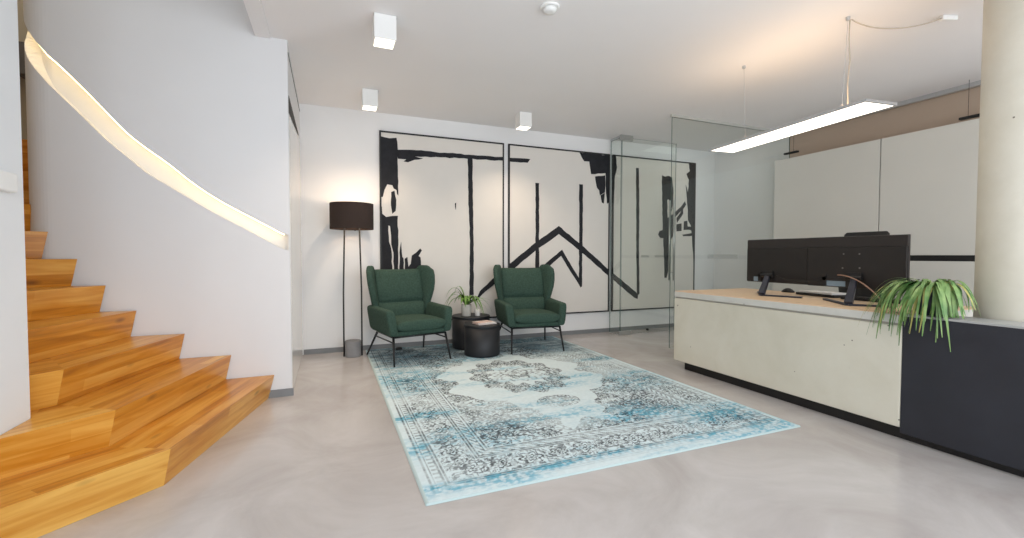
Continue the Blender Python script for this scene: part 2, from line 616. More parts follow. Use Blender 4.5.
# nosing polylines: at the wall, at the mitred corner (if any), outer end
NOSE = [
    [(-0.394, 3.850), (-0.703, 2.556), (-1.255, 2.045)],
    [(-0.675, 3.842), (-0.950, 2.681), (-1.255, 2.415)],
    [(-0.958, 3.838), (-1.211, 2.860), (-1.36, 2.70)],
    [(-1.232, 3.836), (-1.50, 2.70)],
    [(-1.395, 3.834), (-1.86, 2.72)],
    [(-1.540, 3.836), (-2.45, 2.80)],
    [(-1.690, 3.852), (-2.90, 3.25)],
    [(-1.800, 3.905), (-2.90, 3.80)],
    [(-1.843, 4.32), (-2.90, 4.25)],
    [(-1.843, 4.72), (-2.90, 4.72)],
    [(-1.843, 5.08), (-2.90, 5.12)],
    [(-1.843, 5.40), (-2.90, 5.48)],
    [(-1.843, 5.70), (-2.90, 5.80)],
]
BACKN = [(-1.843, 6.12), (-2.90, 6.12)]


def off(line, d):
    """shift a nosing line d metres up the stairs (to the left of its direction)"""
    out = []
    for i, p in enumerate(line):
        a, c = line[max(i - 1, 0)], line[min(i + 1, len(line) - 1)]
        t = Vector((c[0] - a[0], c[1] - a[1])).normalized()
        n = Vector((t.y, -t.x))           # ascending side
        out.append((p[0] + n.x * d, p[1] + n.y * d))
    return out


def add_face(bm, uvl, pts, axis, origin, k):
    vs = [bm.verts.new(p) for p in pts]
    f = bm.faces.new(vs)
    ax = Vector(axis).normalized()
    nn = (Vector(pts[1]) - Vector(pts[0])).cross(Vector(pts[2]) - Vector(pts[0])).normalized()
    ay = nn.cross(ax)
    for lp in f.loops:
        d = lp.vert.co - Vector(origin)
        lp[uvl].uv = (d.dot(ax) + k * 3.71, d.dot(ay) + k * 1.913)
    return f


stairs = thing('staircase', 'honey oak winder staircase with folded box steps curling up along the white curved wall', 'stairs', (-0.72, 2.56, 0))
for k in range(12):
    line = NOSE[k]
    z0, z1 = k * R_, (k + 1) * R_
    low = off(line, 0.038)
    if k == 0:
        low[0] = (-0.437, 3.858)
    else:
        low[0] = (line[0][0] - (0.036 if k < 7 else 0.0), line[0][1] + (0 if k < 7 else 0.036))
    if len(line) == 3 and k < 2:
        low[-1] = (line[-1][0], line[-1][1] + 0.05)
    nxt = off(NOSE[k + 1] if k + 1 < len(NOSE) else BACKN, 0.10)
    if len(line) == 3 and len(nxt) == 2:
        nxt = [nxt[0], ((nxt[0][0] + nxt[1][0]) / 2, (nxt[0][1] + nxt[1][1]) / 2), (-1.50, 2.70)]
    if k in (0, 1):
        nxt[-1] = (-1.255, nxt[-1][1]) if nxt[-1][0] < -1.255 or k == 0 else nxt[-1]
        if k == 1:
            nxt = [nxt[0], (-1.315, 2.93), (-1.2575, 2.6915)]
    # keep the wall ends of every line on the wall face
    nxt[0] = (nxt[0][0], min(nxt[0][1], 3.845) if k < 6 else nxt[0][1])
    if k >= 6:
        nxt[0] = (min(-1.843, nxt[0][0]), nxt[0][1])
    bm = B()
    uvl = bm.loops.layers.uv.new('grain')
    ns = len(line) - 1
    for s in range(ns):
        a, c = line[s], line[s + 1]
        la, lc = low[s], low[s + 1]
        na, nc = nxt[s], nxt[s + 1]
        ax = (c[0] - a[0], c[1] - a[1], 0)
        org = (c[0], c[1], z0) if s == 0 else (a[0], a[1], z0)
        kk = k * 2 + s + 1
        add_face(bm, uvl, [(a[0], a[1], z1), (c[0], c[1], z1), (nc[0], nc[1], z1), (na[0], na[1], z1)], ax, org, kk)            # tread
        add_face(bm, uvl, [(la[0], la[1], z0 + 0.0005), (lc[0], lc[1], z0 + 0.0005), (c[0], c[1], z1), (a[0], a[1], z1)], ax, org, kk + .37)   # riser
        add_face(bm, uvl, [(la[0], la[1], z0 + 0.0005), (na[0], na[1], z0 + 0.0005), (nc[0], nc[1], z0 + 0.0005), (lc[0], lc[1], z0 + 0.0005)], ax, org, kk)
        add_face(bm, uvl, [(na[0], na[1], z0 + 0.0005), (na[0], na[1], z1), (nc[0], nc[1], z1), (nc[0], nc[1], z0 + 0.0005)], ax, org, kk)
        if s == 0:
            add_face(bm, uvl, [(la[0], la[1], z0 + 0.0005), (a[0], a[1], z1), (na[0], na[1], z1), (na[0], na[1], z0 + 0.0005)], (0, 0, 1), org, kk)
        if s == ns - 1:
            add_face(bm, uvl, [(lc[0], lc[1], z0 + 0.0005), (nc[0], nc[1], z0 + 0.0005), (nc[0], nc[1], z1), (c[0], c[1], z1)], (0, 0, 1), org, kk)
    if k == 1:                             # tread continues under the third step, behind the wall end
        tri = [(-1.2575, 2.6915), (-1.315, 2.93), (-1.45, 2.6915)]
        add_face(bm, uvl, [(x, y, z1) for x, y in tri], (1, 0.9, 0), (0, 0, 0), 3)
        add_face(bm, uvl, [(x, y, z0 + 0.0005) for x, y in tri[::-1]], (1, 0.9, 0), (0, 0, 0), 3)
        for a, c in zip(tri, tri[1:] + tri[:1]):
            add_face(bm, uvl, [(a[0], a[1], z0 + 0.0005), (c[0], c[1], z0 + 0.0005), (c[0], c[1], z1), (a[0], a[1], z1)], (1, 0.9, 0), (0, 0, 0), 3)
    bmesh.ops.remove_doubles(bm, verts=bm.verts, dist=0.0004)
    obj('step', bm, M_WOOD, stairs)

# wall-mounted white box on the front-left wall
t = thing('wall_thermostat', 'small white box mounted on the white wall at far left edge', 'thermostat', (-1.26, 2.55, 1.41))
obj('housing', box(B(), -1.2595, -1.232, 2.475, 2.60, 1.365, 1.447), M_FIXT, t, bevel=0.008, segs=3)
obj('back_plate', box(B(), -1.2599, -1.2596, 2.47, 2.605, 1.36, 1.452), M_FIXT, t)

# ------------------------------------------------------------------ rug
def srgb_arr(c):
    return np.array(lin(c))


def vnoise(x, y, seed):
    """smooth value noise on arrays"""
    rs = np.random.RandomState(seed)
    T = rs.rand(64, 64)
    xi, yi = np.floor(x).astype(int), np.floor(y).astype(int)
    fx, fy = x - xi, y - yi
    fx, fy = fx * fx * (3 - 2 * fx), fy * fy * (3 - 2 * fy)
    g = lambda a, b: T[a % 64, b % 64]
    return (g(xi, yi) * (1 - fx) + g(xi + 1, yi) * fx) * (1 - fy) + (g(xi, yi + 1) * (1 - fx) + g(xi + 1, yi + 1) * fx) * fy


def fbm(x, y, seed, o=4):
    t, a, s = 0, 0.5, 0
    for i in range(o):
        t = t + a * vnoise(x * 2 ** i, y * 2 ** i, seed + i)
        s += a
        a *= 0.55
    return t / s


def sstep(a, b, x):
    t = np.clip((x - a) / (b - a), 0, 1)
    return t * t * (3 - 2 * t)


def make_rug():
    x0, x1, y0, y1 = 0.383, 2.800, 1.922, 5.375
    NX, NY = 404, 576
    gx, gy = np.meshgrid(np.linspace(x0, x1, NX), np.linspace(y0, y1, NY))
    cx, cy = (x0 + x1) / 2, (y0 + y1) / 2 + 0.03
    u, v = gx - cx, gy - cy
    hw, hh = (x1 - x0) / 2, (y1 - y0) / 2
    au, av = np.abs(u), np.abs(v)
    e = np.minimum(np.minimum(gx - x0, x1 - gx), np.minimum(gy - y0, y1 - gy))
    along = np.where(np.minimum(gx - x0, x1 - gx) < np.minimum(gy - y0, y1 - gy), v, u)   # running coordinate in the border
    ink = np.zeros_like(u)

    def line(pos, wd):
        return (np.abs(e - pos) < wd / 2).astype(float)

    def bandmask(a, b):
        return ((e > a) & (e < b)).astype(float)
    # arabesque: contour lines of smooth noise, mirrored in both axes, broken into petals
    n1 = fbm(au * 9 + 3.1, av * 9 + 7.7, 3, 3)
    n2 = fbm(au * 15 + 9.1, av * 15 + 2.3, 9, 2)
    scroll = ((np.abs((n1 * 7) % 1 - 0.5) < 0.19) & (n2 > 0.36)).astype(float)
    petals = (np.sin(au * 62 + 5 * n1 * 6) * np.sin(av * 62 + 5 * n2 * 6) > 0.22).astype(float)
    fine = ((np.abs((n2 * 7) % 1 - 0.5) < 0.16)).astype(float)
    orn = np.maximum(scroll * 0.95, petals * 0.85)
    # rosettes scattered over the pattern (mirrored)
    rs = np.random.RandomState(5)

    def rosette(px, py, rad, n, mir=True):
        r = np.hypot((au if mir else u) - px, (av if mir else v) - py)
        th = np.arctan2((av if mir else v) - py, (au if mir else u) - px)
        rr = rad * (0.78 + 0.22 * np.cos(n * th))
        m = (np.abs(r - rr) < rad * 0.14) | (np.abs(r - rr * 0.52) < rad * 0.13) | (r < rad * 0.2)
        inside = r < rr * 1.1
        return m.astype(float), inside
    # --- border
    for p_, w_ in ((0.058, 0.011), (0.076, 0.008), (0.124, 0.010), (0.141, 0.007), (0.345, 0.010), (0.363, 0.007), (0.415, 0.008), (0.432, 0.012)):
        ink = np.maximum(ink, line(p_, w_) * 0.9)
    per = 0.168
    ph = (along / per) % 1 - 0.5
    q = np.hypot(ph * per, (e - 0.243))
    th = np.arctan2(e - 0.243, ph * per)
    idx = np.floor(along / per).astype(int) % 2
    rad = 0.070 * (0.80 + 0.20 * np.cos(6 * th)) * np.where(idx == 0, 1.0, 0.8)
    bor = ((np.abs(q - rad) < 0.0075) | (np.abs(q - rad * 0.5) < 0.006) | (q < 0.011)).astype(float)
    main = bandmask(0.152, 0.335)
    ink = np.maximum(ink, main * np.maximum(bor, 0.9 * (q > rad * 1.15) * np.maximum(scroll, fine * 0.8)))
    ink = np.maximum(ink, bandmask(0.086, 0.114) * (np.sin(along * 150) > 0.1) * 0.65)
    ink = np.maximum(ink, bandmask(0.372, 0.408) * (np.sin(along * 110 + (e - 0.39) * 180) > 0.2) * 0.75)
    # --- field: spandrels
    fw, fh = hw - 0.445, hh - 0.445
    field = (e > 0.445)
    ax_, ay_ = fw - au, fh - av                       # distance from the corner sides
    sc = 0.07 * np.abs(np.sin(np.arctan2(ay_, ax_) * 9))
    sp = (np.hypot(ax_ / 0.62, ay_ / 0.92) < 1.0 - sc * 1.3)
    side = (ax_ < 0.12 + 0.07 * np.cos(av * 14)) | (ay_ < 0.10 + 0.08 * np.cos(au * 16))
    spandrel = field & (sp | side)
    # scattered rosettes
    ros = np.zeros_like(u)
    rin = np.zeros_like(u, bool)
    for i in range(46):
        px_, py_ = rs.uniform(0, hw - 0.45), rs.uniform(0, hh - 0.45)
        m_, i_ = rosette(px_, py_, rs.uniform(0.055, 0.105), rs.randint(5, 9))
        ros = np.where(i_, m_, ros)
        rin |= i_
    fieldorn = np.where(rin, ros, orn)
    ink = np.maximum(ink, spandrel * fieldorn)
    # --- central medallion with pendants
    mv = v - 0.07
    rm = np.hypot(u / 0.43, mv / 0.55)
    tm = np.arctan2(mv / 0.55, u / 0.43)
    lobes = 1.0 + 0.10 * np.cos(12 * tm)
    ring = (np.abs(rm - 0.78 * lobes) < 0.20)
    ink = np.maximum(ink, field * ring * fieldorn)
    r0 = np.hypot(u, mv)
    t0 = np.arctan2(mv, u)
    for rad_, n_ in ((0.05, 6), (0.10, 8), (0.155, 10), (0.215, 12)):
        ink = np.maximum(ink, (np.abs(r0 - rad_ * (0.9 + 0.12 * np.cos(n_ * t0))) < 0.013) * (0.9 if rad_ < 0.2 else 0.6) * (n2 > 0.30))
    ink = np.maximum(ink, ((r0 < 0.115) & (r0 > 0.02)) * orn)
    for sgn in (-1, 1):
        m_, i_ = rosette(0, sgn * 0.80 + 0.07, 0.12, 7, False)
        d = np.hypot(u / 0.17, (v - sgn * 0.80 - 0.07) / 0.13)
        ink = np.maximum(ink, (d < 1) * fieldorn * 0.9)
    # --- wear: patches where the dark print has faded
    wear = fbm(gx * 2.1 + 4, gy * 2.6 + 1, 21, 4) + 0.06
    wear2 = fbm(gx * 26, gy * 26, 31, 3)
    fade = sstep(0.34, 0.54, wear) * sstep(0.22, 0.46, wear2)
    ink = ink * (0.45 + 0.55 * fade) * (0.55 + 0.45 * sstep(0.36, 0.5, fbm(gx * 50, gy * 50, 91, 2)))
    # the outer strip and corner are worn most
    ink *= np.where(e < 0.045, 0.0, 1.0) * (0.15 + 0.85 * sstep(0.06, 0.17, gy - y0))
    ink *= 1 - 0.55 * sstep(0.35, 0.0, np.hypot(gx - 0.45, gy - 2.02))
    # --- teal dye streaks (stretched along the weft)
    st = fbm(gx * 1.5 + 11, gy * 6.0 + 5, 41, 5)
    teal = sstep(0.50, 0.74, st) * 0.5
    for (px_, py_, sx, sy, a) in ((0.55, 3.02, 0.24, 0.07, 0.9), (2.05, 2.50, 0.36, 0.10, 0.95), (2.50, 2.28, 0.30, 0.13, 0.9), (1.86, 2.40, 0.20, 0.06, 0.6),
                                  (0.62, 4.0, 0.30, 0.28, 0.65), (1.75, 3.30, 0.34, 0.08, 0.5), (2.45, 3.2, 0.34, 0.25, 0.55), (0.50, 2.02, 0.22, 0.05, 0.85), (0.95, 2.04, 0.45, 0.035, 0.75),
                                  (1.4, 2.05, 0.4, 0.03, 0.55), (2.2, 2.03, 0.5, 0.04, 0.6), (0.47, 2.5, 0.10, 0.12, 0.5), (0.9, 2.45, 0.25, 0.2, 0.28), (1.45, 3.60, 0.55, 0.06, 0.35), (0.9, 4.8, 0.6, 0.35, 0.45), (2.2, 4.7, 0.5, 0.3, 0.35)):
        g = np.exp(-((gx - px_) / sx) ** 2 - ((gy - py_) / sy) ** 2)
        teal = np.maximum(teal, a * g * (0.35 + 0.9 * sstep(0.30, 0.62, fbm(gx * 9, gy * 16, int(px_ * 100), 4))))
    weave = fbm(gx * 45, gy * 70, 66, 3)
    teal = np.clip(teal * (0.25 + 1.35 * sstep(0.32, 0.62, weave)), 0, 0.92)
    dark = sstep(0.5, 0.85, fbm(gx * 3 + 1, gy * 9, 77, 4))
    base = srgb_arr((212, 226, 229))
    teal_c, teal_d = srgb_arr((96, 172, 196)), srgb_arr((62, 116, 136))
    ink_c = srgb_arr((44, 45, 52))
    gr = (0.94 + 0.12 * fbm(gx * 60, gy * 60, 55, 2))[..., None]
    col = base[None, None, :] * gr
    tc = teal_c[None, None, :] * (1 - dark[..., None] * 0.6) + teal_d[None, None, :] * dark[..., None] * 0.6
    col = col * (1 - teal[..., None]) + tc * teal[..., None]
    # greyer, darker far end of the carpet
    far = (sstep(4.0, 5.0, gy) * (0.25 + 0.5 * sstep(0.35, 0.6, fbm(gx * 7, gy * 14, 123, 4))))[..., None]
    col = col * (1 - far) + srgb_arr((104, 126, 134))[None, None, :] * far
    col = col * (1 - 0.88 * ink[..., None]) + ink_c[None, None, :] * 0.88 * ink[..., None]
    edge = (e < 0.012)[..., None]
    col = np.where(edge, srgb_arr((188, 206, 206))[None, None, :], col)
    zt = np.where(e < 0.004, 0.001, 0.009) + 0.0008 * vnoise(gx * 150, gy * 150, 12)
    verts = np.stack([gx, gy, zt], -1).reshape(-1, 3).astype(np.float32)
    ii = np.arange(NX * NY).reshape(NY, NX)
    quads = np.stack([ii[:-1, :-1], ii[:-1, 1:], ii[1:, 1:], ii[1:, :-1]], -1).reshape(-1, 4).astype(np.int32)
    me = bpy.data.meshes.new('area_rug')
    me.vertices.add(len(verts))
    me.vertices.foreach_set('co', verts.ravel())
    me.loops.add(quads.size)
    me.loops.foreach_set('vertex_index', quads.ravel())
    me.polygons.add(len(quads))
    me.polygons.foreach_set('loop_start', np.arange(0, quads.size, 4, dtype=np.int32))
    me.polygons.foreach_set('loop_total', np.full(len(quads), 4, np.int32))
    me.update(calc_edges=True)
    at = me.color_attributes.new('pattern', 'FLOAT_COLOR', 'POINT')
    full = np.concatenate([col.reshape(-1, 3), np.ones((NX * NY, 1))], 1).astype(np.float32)
    at.data.foreach_set('color', full.ravel())
    m = bpy.data.materials.new('woven_rug')
    m.use_nodes = True
    nt = m.node_tree
    b = nt.nodes['Principled BSDF']
    b.inputs['Roughness'].default_value = 0.95
    b.inputs['Specular IOR Level'].default_value = 0.15
    a = nt.nodes.new('ShaderNodeAttribute')
    a.attribute_name = 'pattern'
    nt.links.new(a.outputs['Color'], b.inputs['Base Color'])
    me.materials.append(m)
    o = bpy.data.objects.new('area_rug', me)
    COL.objects.link(o)
    tag(o, 'large pale blue and teal distressed oriental rug on the concrete floor', 'rug')


make_rug()
RUGZ = 0.0105

# ------------------------------------------------------------------ paintings
def rough_poly(pts, step=0.05, amp=0.005, seed=0):
    rs = random.Random(seed)
    out = []
    for p, q in zip(pts, pts[1:] + pts[:1]):
        L = math.hypot(q[0] - p[0], q[1] - p[1])
        n = max(1, int(L / step))
        nx, ny = (-(q[1] - p[1]) / max(L, 1e-6), (q[0] - p[0]) / max(L, 1e-6))
        for i in range(n):
            t = i / n
            d = rs.uniform(-amp, amp) if i else 0
            out.append((p[0] + (q[0] - p[0]) * t + nx * d, p[1] + (q[1] - p[1]) * t + ny * d))
    return out


def stroke(bm, pts, y0, y1, seed, amp=0.005):
    pts = rough_poly(pts, 0.05, amp, seed)
    front = [bm.verts.new((x, y0, z)) for x, z in pts]
    back = [bm.verts.new((x, y1, z)) for x, z in pts]
    f = bm.faces.new(front)
    f.normal_update()
    n = len(pts)
    for i in range(n):
        bm.faces.new((front[i], front[(i + 1) % n], back[(i + 1) % n], back[i]))
    bmesh.ops.triangulate(bm, faces=[f], ngon_method='EAR_CLIP')


ST = {
    0: [[(0.571, 2.472), (0.615, 2.464), (0.671, 2.457), (0.75, 2.471), (0.762, 2.369), (0.764, 2.077), (0.768, 1.8), (0.753, 1.816), (0.746, 1.864), (0.715, 1.879), (0.699, 1.917), (0.642, 1.923), (0.61, 1.857), (0.591, 1.775), (0.566, 1.774)],
        [(0.686, 1.838), (0.724, 1.853), (0.743, 1.75), (0.735, 1.619), (0.697, 1.585), (0.682, 1.682)],
        [(0.566, 1.725), (0.583, 1.581), (0.627, 1.544), (0.761, 1.562), (0.762, 1.326), (0.76, 0.60), (0.718, 0.60), (0.707, 1.129), (0.682, 1.227), (0.67, 1.438), (0.652, 1.447), (0.657, 1.259), (0.687, 1.129), (0.693, 0.60), (0.566, 0.60)],
        [(0.77, 0.70), (0.777, 1.129), (0.797, 1.261), (0.809, 1.08), (0.822, 1.063), (0.825, 0.70)],
        [(0.828, 0.72), (0.835, 1.056), (0.868, 1.08), (0.88, 0.963), (0.907, 0.997), (0.92, 1.096), (0.97, 1.13), (1.02, 1.18), (1.04, 1.157), (1.0, 1.09), (1.023, 1.076), (1.029, 0.72)],
        [(0.755, 2.333), (0.982, 2.347), (1.205, 2.345), (1.319, 2.348), (1.625, 2.35), (1.92, 2.356), (2.09, 2.362), (2.09, 2.314), (1.796, 2.304), (1.506, 2.296), (1.273, 2.288), (1.092, 2.282), (0.959, 2.273), (1.059, 2.257), (0.959, 2.233), (0.883, 2.198), (0.829, 2.203), (0.863, 2.23), (0.765, 2.23)],
        [(1.615, 2.310), (1.676, 2.310), (1.680, 1.8), (1.688, 1.287), (1.691, 0.604), (1.634, 0.589), (1.644, 1.286), (1.623, 1.786)],
        [(1.694, 0.498), (1.774, 0.647), (1.949, 0.803), (2.088, 0.919), (2.088, 0.822), (1.949, 0.713), (1.801, 0.602), (1.734, 0.534)],
        [(1.45, 1.74), (1.465, 1.75), (1.462, 1.66), (1.452, 1.69)]],
    1: [[(2.173, 0.988), (2.542, 1.264), (2.898, 1.499), (3.313, 1.204), (3.70, 0.902), (3.70, 0.812), (3.313, 1.106), (2.899, 1.391), (2.543, 1.158), (2.173, 0.877)],
        [(2.545, 2.06), (2.599, 2.059), (2.603, 0.942), (2.60, 0.45), (2.545, 0.45), (2.551, 1.521)],
        [(3.213, 2.083), (3.272, 2.082), (3.271, 1.402), (3.266, 0.666), (3.245, 0.657), (3.217, 0.727), (3.218, 1.401)],
        [(2.613, 0.924), (2.951, 1.177), (3.255, 0.727), (3.245, 0.652), (2.936, 1.095), (2.60, 0.83)],
        [(2.173, 2.358), (2.47, 2.366), (2.432, 2.315), (2.173, 2.31)],
        [(3.217, 2.518), (3.703, 2.520), (3.700, 1.854), (3.669, 1.834), (3.652, 1.983), (3.64, 2.265), (3.404, 2.235), (3.388, 2.317), (3.372, 2.406), (3.292, 2.404), (3.256, 2.447)],
        [(3.468, 2.206), (3.634, 2.233), (3.639, 2.087), (3.633, 1.995), (3.55, 1.946), (3.537, 2.016), (3.5, 2.053)],
        [(3.562, 1.947), (3.63, 1.987), (3.616, 1.834), (3.585, 1.848)]],
    2: [[(3.785, 2.520), (3.813, 2.52), (3.834, 2.363), (3.80, 2.229), (3.79, 2.016), (3.788, 1.777), (3.785, 1.776)],
        [(3.785, 0.846), (4.188, 0.562), (4.225, 0.502), (4.217, 0.458), (4.153, 0.482), (3.785, 0.752)],
        [(4.164, 2.378), (4.216, 2.379), (4.231, 1.814), (4.237, 1.028), (4.251, 0.534), (4.203, 0.502), (4.189, 1.029), (4.179, 1.812)],
        [(4.642, 2.305), (4.706, 2.286), (4.756, 2.306), (4.833, 2.284), (4.862, 2.111), (4.857, 1.874), (4.833, 1.779), (4.799, 1.771), (4.779, 1.955), (4.745, 1.937), (4.758, 1.668), (4.842, 1.722), (4.928, 1.783), (5.014, 1.847), (5.091, 1.936), (5.114, 1.886), (5.058, 1.815), (4.95, 1.726), (4.895, 1.68), (4.89, 1.435), (4.814, 1.332), (4.81, 1.027), (4.779, 0.857), (4.75, 0.763), (4.712, 0.763), (4.704, 1.027), (4.682, 1.364), (4.627, 1.363), (4.584, 1.412), (4.609, 1.47), (4.667, 1.481)],
        [(5.161, 2.525), (5.284, 2.525), (5.284, 1.025), (5.280, 0.956), (5.266, 1.165), (5.243, 1.407), (5.065, 1.397), (5.047, 1.424), (5.233, 1.449), (5.224, 1.494), (5.072, 1.494), (5.075, 1.627), (5.141, 1.64), (5.151, 1.55), (5.223, 1.552), (5.158, 1.647), (5.146, 1.853), (5.1, 2.193), (5.151, 2.059), (5.165, 2.266), (5.115, 2.358), (5.181, 2.404)],
        [(4.929, 1.674), (5.006, 1.762), (5.014, 1.82), (5.049, 1.849), (5.059, 1.747), (4.939, 1.599)],
        [(4.931, 1.579), (5.027, 1.595), (5.029, 1.479), (4.933, 1.47)]],
}
ART_Z0, ART_Z1 = 0.296, 2.537
for i, (x0, x1, lab) in enumerate(((0.557, 2.098, 'framed white canvas with thick black T-shaped strokes, leftmost panel beside the floor lamp'),
                                   (2.162, 3.714, 'framed white canvas with black zigzag peaks, middle panel behind the right armchair'),
                                   (3.765, 5.298, 'framed white canvas with black brush marks seen through the glass door'))):
    t = thing('framed_painting', lab, 'painting', ((x0 + x1) / 2, YB, ART_Z0), 0, 'black and white panels on the back wall')
    fw = 0.018
    yf = YB - 0.032
    bm = B()
    for a in ((x0, x1, ART_Z0, ART_Z0 + fw), (x0, x1, ART_Z1 - fw, ART_Z1), (x0, x0 + fw, ART_Z0 + fw, ART_Z1 - fw), (x1 - fw, x1, ART_Z0 + fw, ART_Z1 - fw)):
        box(bm, a[0], a[1], yf, YB - 0.001, a[2], a[3])
    obj('frame', bm, M_BLACK, t)
    obj('canvas', box(B(), x0 + fw, x1 - fw, YB - 0.024, YB - 0.002, ART_Z0 + fw, ART_Z1 - fw), M_CANVAS, t)
    bm = B()
    for k, s in enumerate(ST[i]):
        stroke(bm, s, YB - 0.0265 - 0.0003 * k, YB - 0.0241, 31 * i + k, 0.006 if len(s) > 10 else 0.004)
    obj('brush_strokes', bm, M_INK, t, label='black paint strokes')

# ------------------------------------------------------------------ armchairs
def ring_xz(y, cx, hx, z0, z1, e=4, n=20, flare=0.0):
    out = []
    for k in range(n):
        a, b = sup(2 * math.pi * k / n + math.pi / 4 * 0, hx, (z1 - z0) / 2, e)
        z = (z0 + z1) / 2 + b
        out.append((cx + a + flare * (z - z0), y, z))
    return out


def make_armchair():
    t = thing('armchair', 'dark green felt wing armchair nearest the floor lamp, left of the black drum tables', 'armchair', (0.82, 4.93, RUGZ), 0, 'green wing armchairs')
    LZ = dict(local=True)
    # seat shell
    bm = B()
    rings = []
    for y, s in ((-0.315, 0.86), (-0.305, 0.96), (-0.28, 1.0), (0.0, 0.97), (0.22, 0.9), (0.27, 0.84), (0.285, 0.72)):
        rings.append(ring_xz(y, 0, 0.335 * s, 0.284 + (1 - s) * 0.03, 0.335 - (1 - s) * 0.02, 5))
    loft(bm, rings)
    obj('seat_shell', bm, M_GREEN, t, smooth=True, local=True)
    # seat cushion
    bm = B()
    rings = []
    for y, s, dz in ((-0.345, 0.55, 0.02), (-0.34, 0.85, 0.004), (-0.322, 0.97, 0.0), (-0.28, 1.0, 0.004), (-0.1, 1.0, 0.008), (0.1, 0.98, 0.0), (0.2, 0.95, -0.01)):
        h = 0.058 * (0.7 + 0.3 * s)
        rings.append(ring_xz(y, 0, 0.268 * (0.93 + 0.07 * s), 0.384 - h * s - 0.002, 0.384 + h * s + dz, 3.2, 24))
    loft(bm, rings)
    obj('seat_cushion', bm, M_GREEN, t, smooth=True, local=True)
    # backrest
    def yb(z):
        return 0.185 + (z - 0.36) * 0.27
    bm = B()
    rings = []
    for z, hx, hy, fwd in ((0.34, 0.24, 0.055, 0), (0.40, 0.262, 0.065, 0.004), (0.48, 0.266, 0.07, 0.014), (0.545, 0.266, 0.066, 0.014), (0.570, 0.266, 0.056, -0.006), (0.578, 0.266, 0.052, -0.014),
                           (0.586, 0.266, 0.056, -0.004), (0.62, 0.268, 0.062, 0.008), (0.76, 0.268, 0.062, 0.010), (0.87, 0.266, 0.056, 0.004), (0.908, 0.264, 0.048, 0.0), (0.922, 0.258, 0.034, 0.0), (0.927, 0.24, 0.016, 0)):
        r = []
        for k in range(28):
            a, b = sup(2 * math.pi * k / 28, hx, hy, 4.5)
            r.append((a, yb(z) + b - (fwd if b < 0 else 0), z + 0.008 * (a / 0.27) ** 2 * (1 if z > 0.9 else 0)))
        rings.append(r)
    loft(bm, rings)
    back = obj('backrest', bm, M_GREEN, t, smooth=True, local=True)
    # wings
    for sx in (-1, 1):
        bm = B()
        rings = []
        for z, L, hx, spl in ((0.44, 0.06, 0.030, 16), (0.50, 0.08, 0.036, 17), (0.56, 0.10, 0.038, 19), (0.62, 0.13, 0.038, 22), (0.70, 0.165, 0.038, 25), (0.78, 0.185, 0.038, 27), (0.86, 0.192, 0.037, 28), (0.92, 0.185, 0.037, 28), (0.95, 0.165, 0.035, 28), (0.966, 0.13, 0.030, 28), (0.974, 0.085, 0.018, 28)):
            a = math.radians(spl)
            d = Vector((sx * math.sin(a), -math.cos(a)))
            n = Vector((sx * math.cos(a), math.sin(a)))
            c0 = Vector((sx * 0.272, yb(z) + 0.035))
            mid = c0 + d * (L / 2)
            if z > 0.94:
                mid = c0 + d * 0.088
            r = []
            for k in range(20):
                p, q = sup(2 * math.pi * k / 20, L / 2 + 0.03 if z < 0.94 else L / 2, hx, 3.2)
                w_ = mid + d * p + n * q
                r.append((w_.x, w_.y, z))
            rings.append(r)
        loft(bm, rings)
        obj('wing', bm, M_GREEN, t, smooth=True, local=True)
    # arms
    for sx in (-1, 1):
        bm = B()
        rings = []
        for y, s, zt in ((-0.325, 0.72, 0.530), (-0.318, 0.92, 0.548), (-0.30, 1.0, 0.556), (-0.2, 1.0, 0.560), (-0.05, 1.0, 0.563), (0.1, 1.0, 0.568), (0.22, 0.98, 0.572), (0.28, 0.85, 0.56), (0.30, 0.6, 0.545)):
            h = 0.046 * s
            r = ring_xz(y, 0.287, h, 0.288 + (1 - s) * 0.05, zt - 0.014, 5.0, 32, 0.155)
            rings.append([(sx * p[0], p[1] + 0.14 * max(0, (p[2] - 0.36)) * (1 if y < -0.25 else 0), p[2]) for p in r])
        loft(bm, rings)
        obj('armrest', bm, M_GREEN, t, smooth=True, local=True)
    # steel frame: rails under the seat, side stretchers, four legs
    bm = B()
    tube(bm, [(-0.285, -0.275, 0.273), (0.285, -0.275, 0.273)], 0.010)
    tube(bm, [(-0.27, 0.2, 0.273), (0.27, 0.2, 0.273)], 0.010)
    for sx in (-1, 1):
        tube(bm, [(sx * 0.285, -0.275, 0.273), (sx * 0.275, 0.2, 0.273)], 0.010)
    obj('under_frame', bm, M_BLACKMET, t, smooth=True, local=True)
    for sx in (-1, 1):
        bm = B()
        tube(bm, [(sx * 0.289, -0.297, 0.222), (sx * 0.286, 0.242, 0.222)], 0.007)
        obj('stretcher', bm, M_BLACKMET, t, smooth=True, local=True)
        for (x0, y0, x1, y1) in ((0.285, -0.275, 0.308, -0.355), (0.272, 0.2, 0.335, 0.365)):
            bm = B()
            tube(bm, [(sx * x0, y0, 0.278), (sx * x1, y1, 0.0)], 0.0125, taper=[1.0, 0.72])
            obj('leg', bm, M_BLACKMET, t, smooth=True, local=True)
    return t


ch1 = make_armchair()
ch1.location = (0.795, 4.84, RUGZ)
ch1.rotation_euler = (0, 0, math.radians(14))
ch2 = dup(ch1, (2.207, 4.845, RUGZ), math.radians(-7), 'dark green felt wing armchair to the right of the black drum tables')

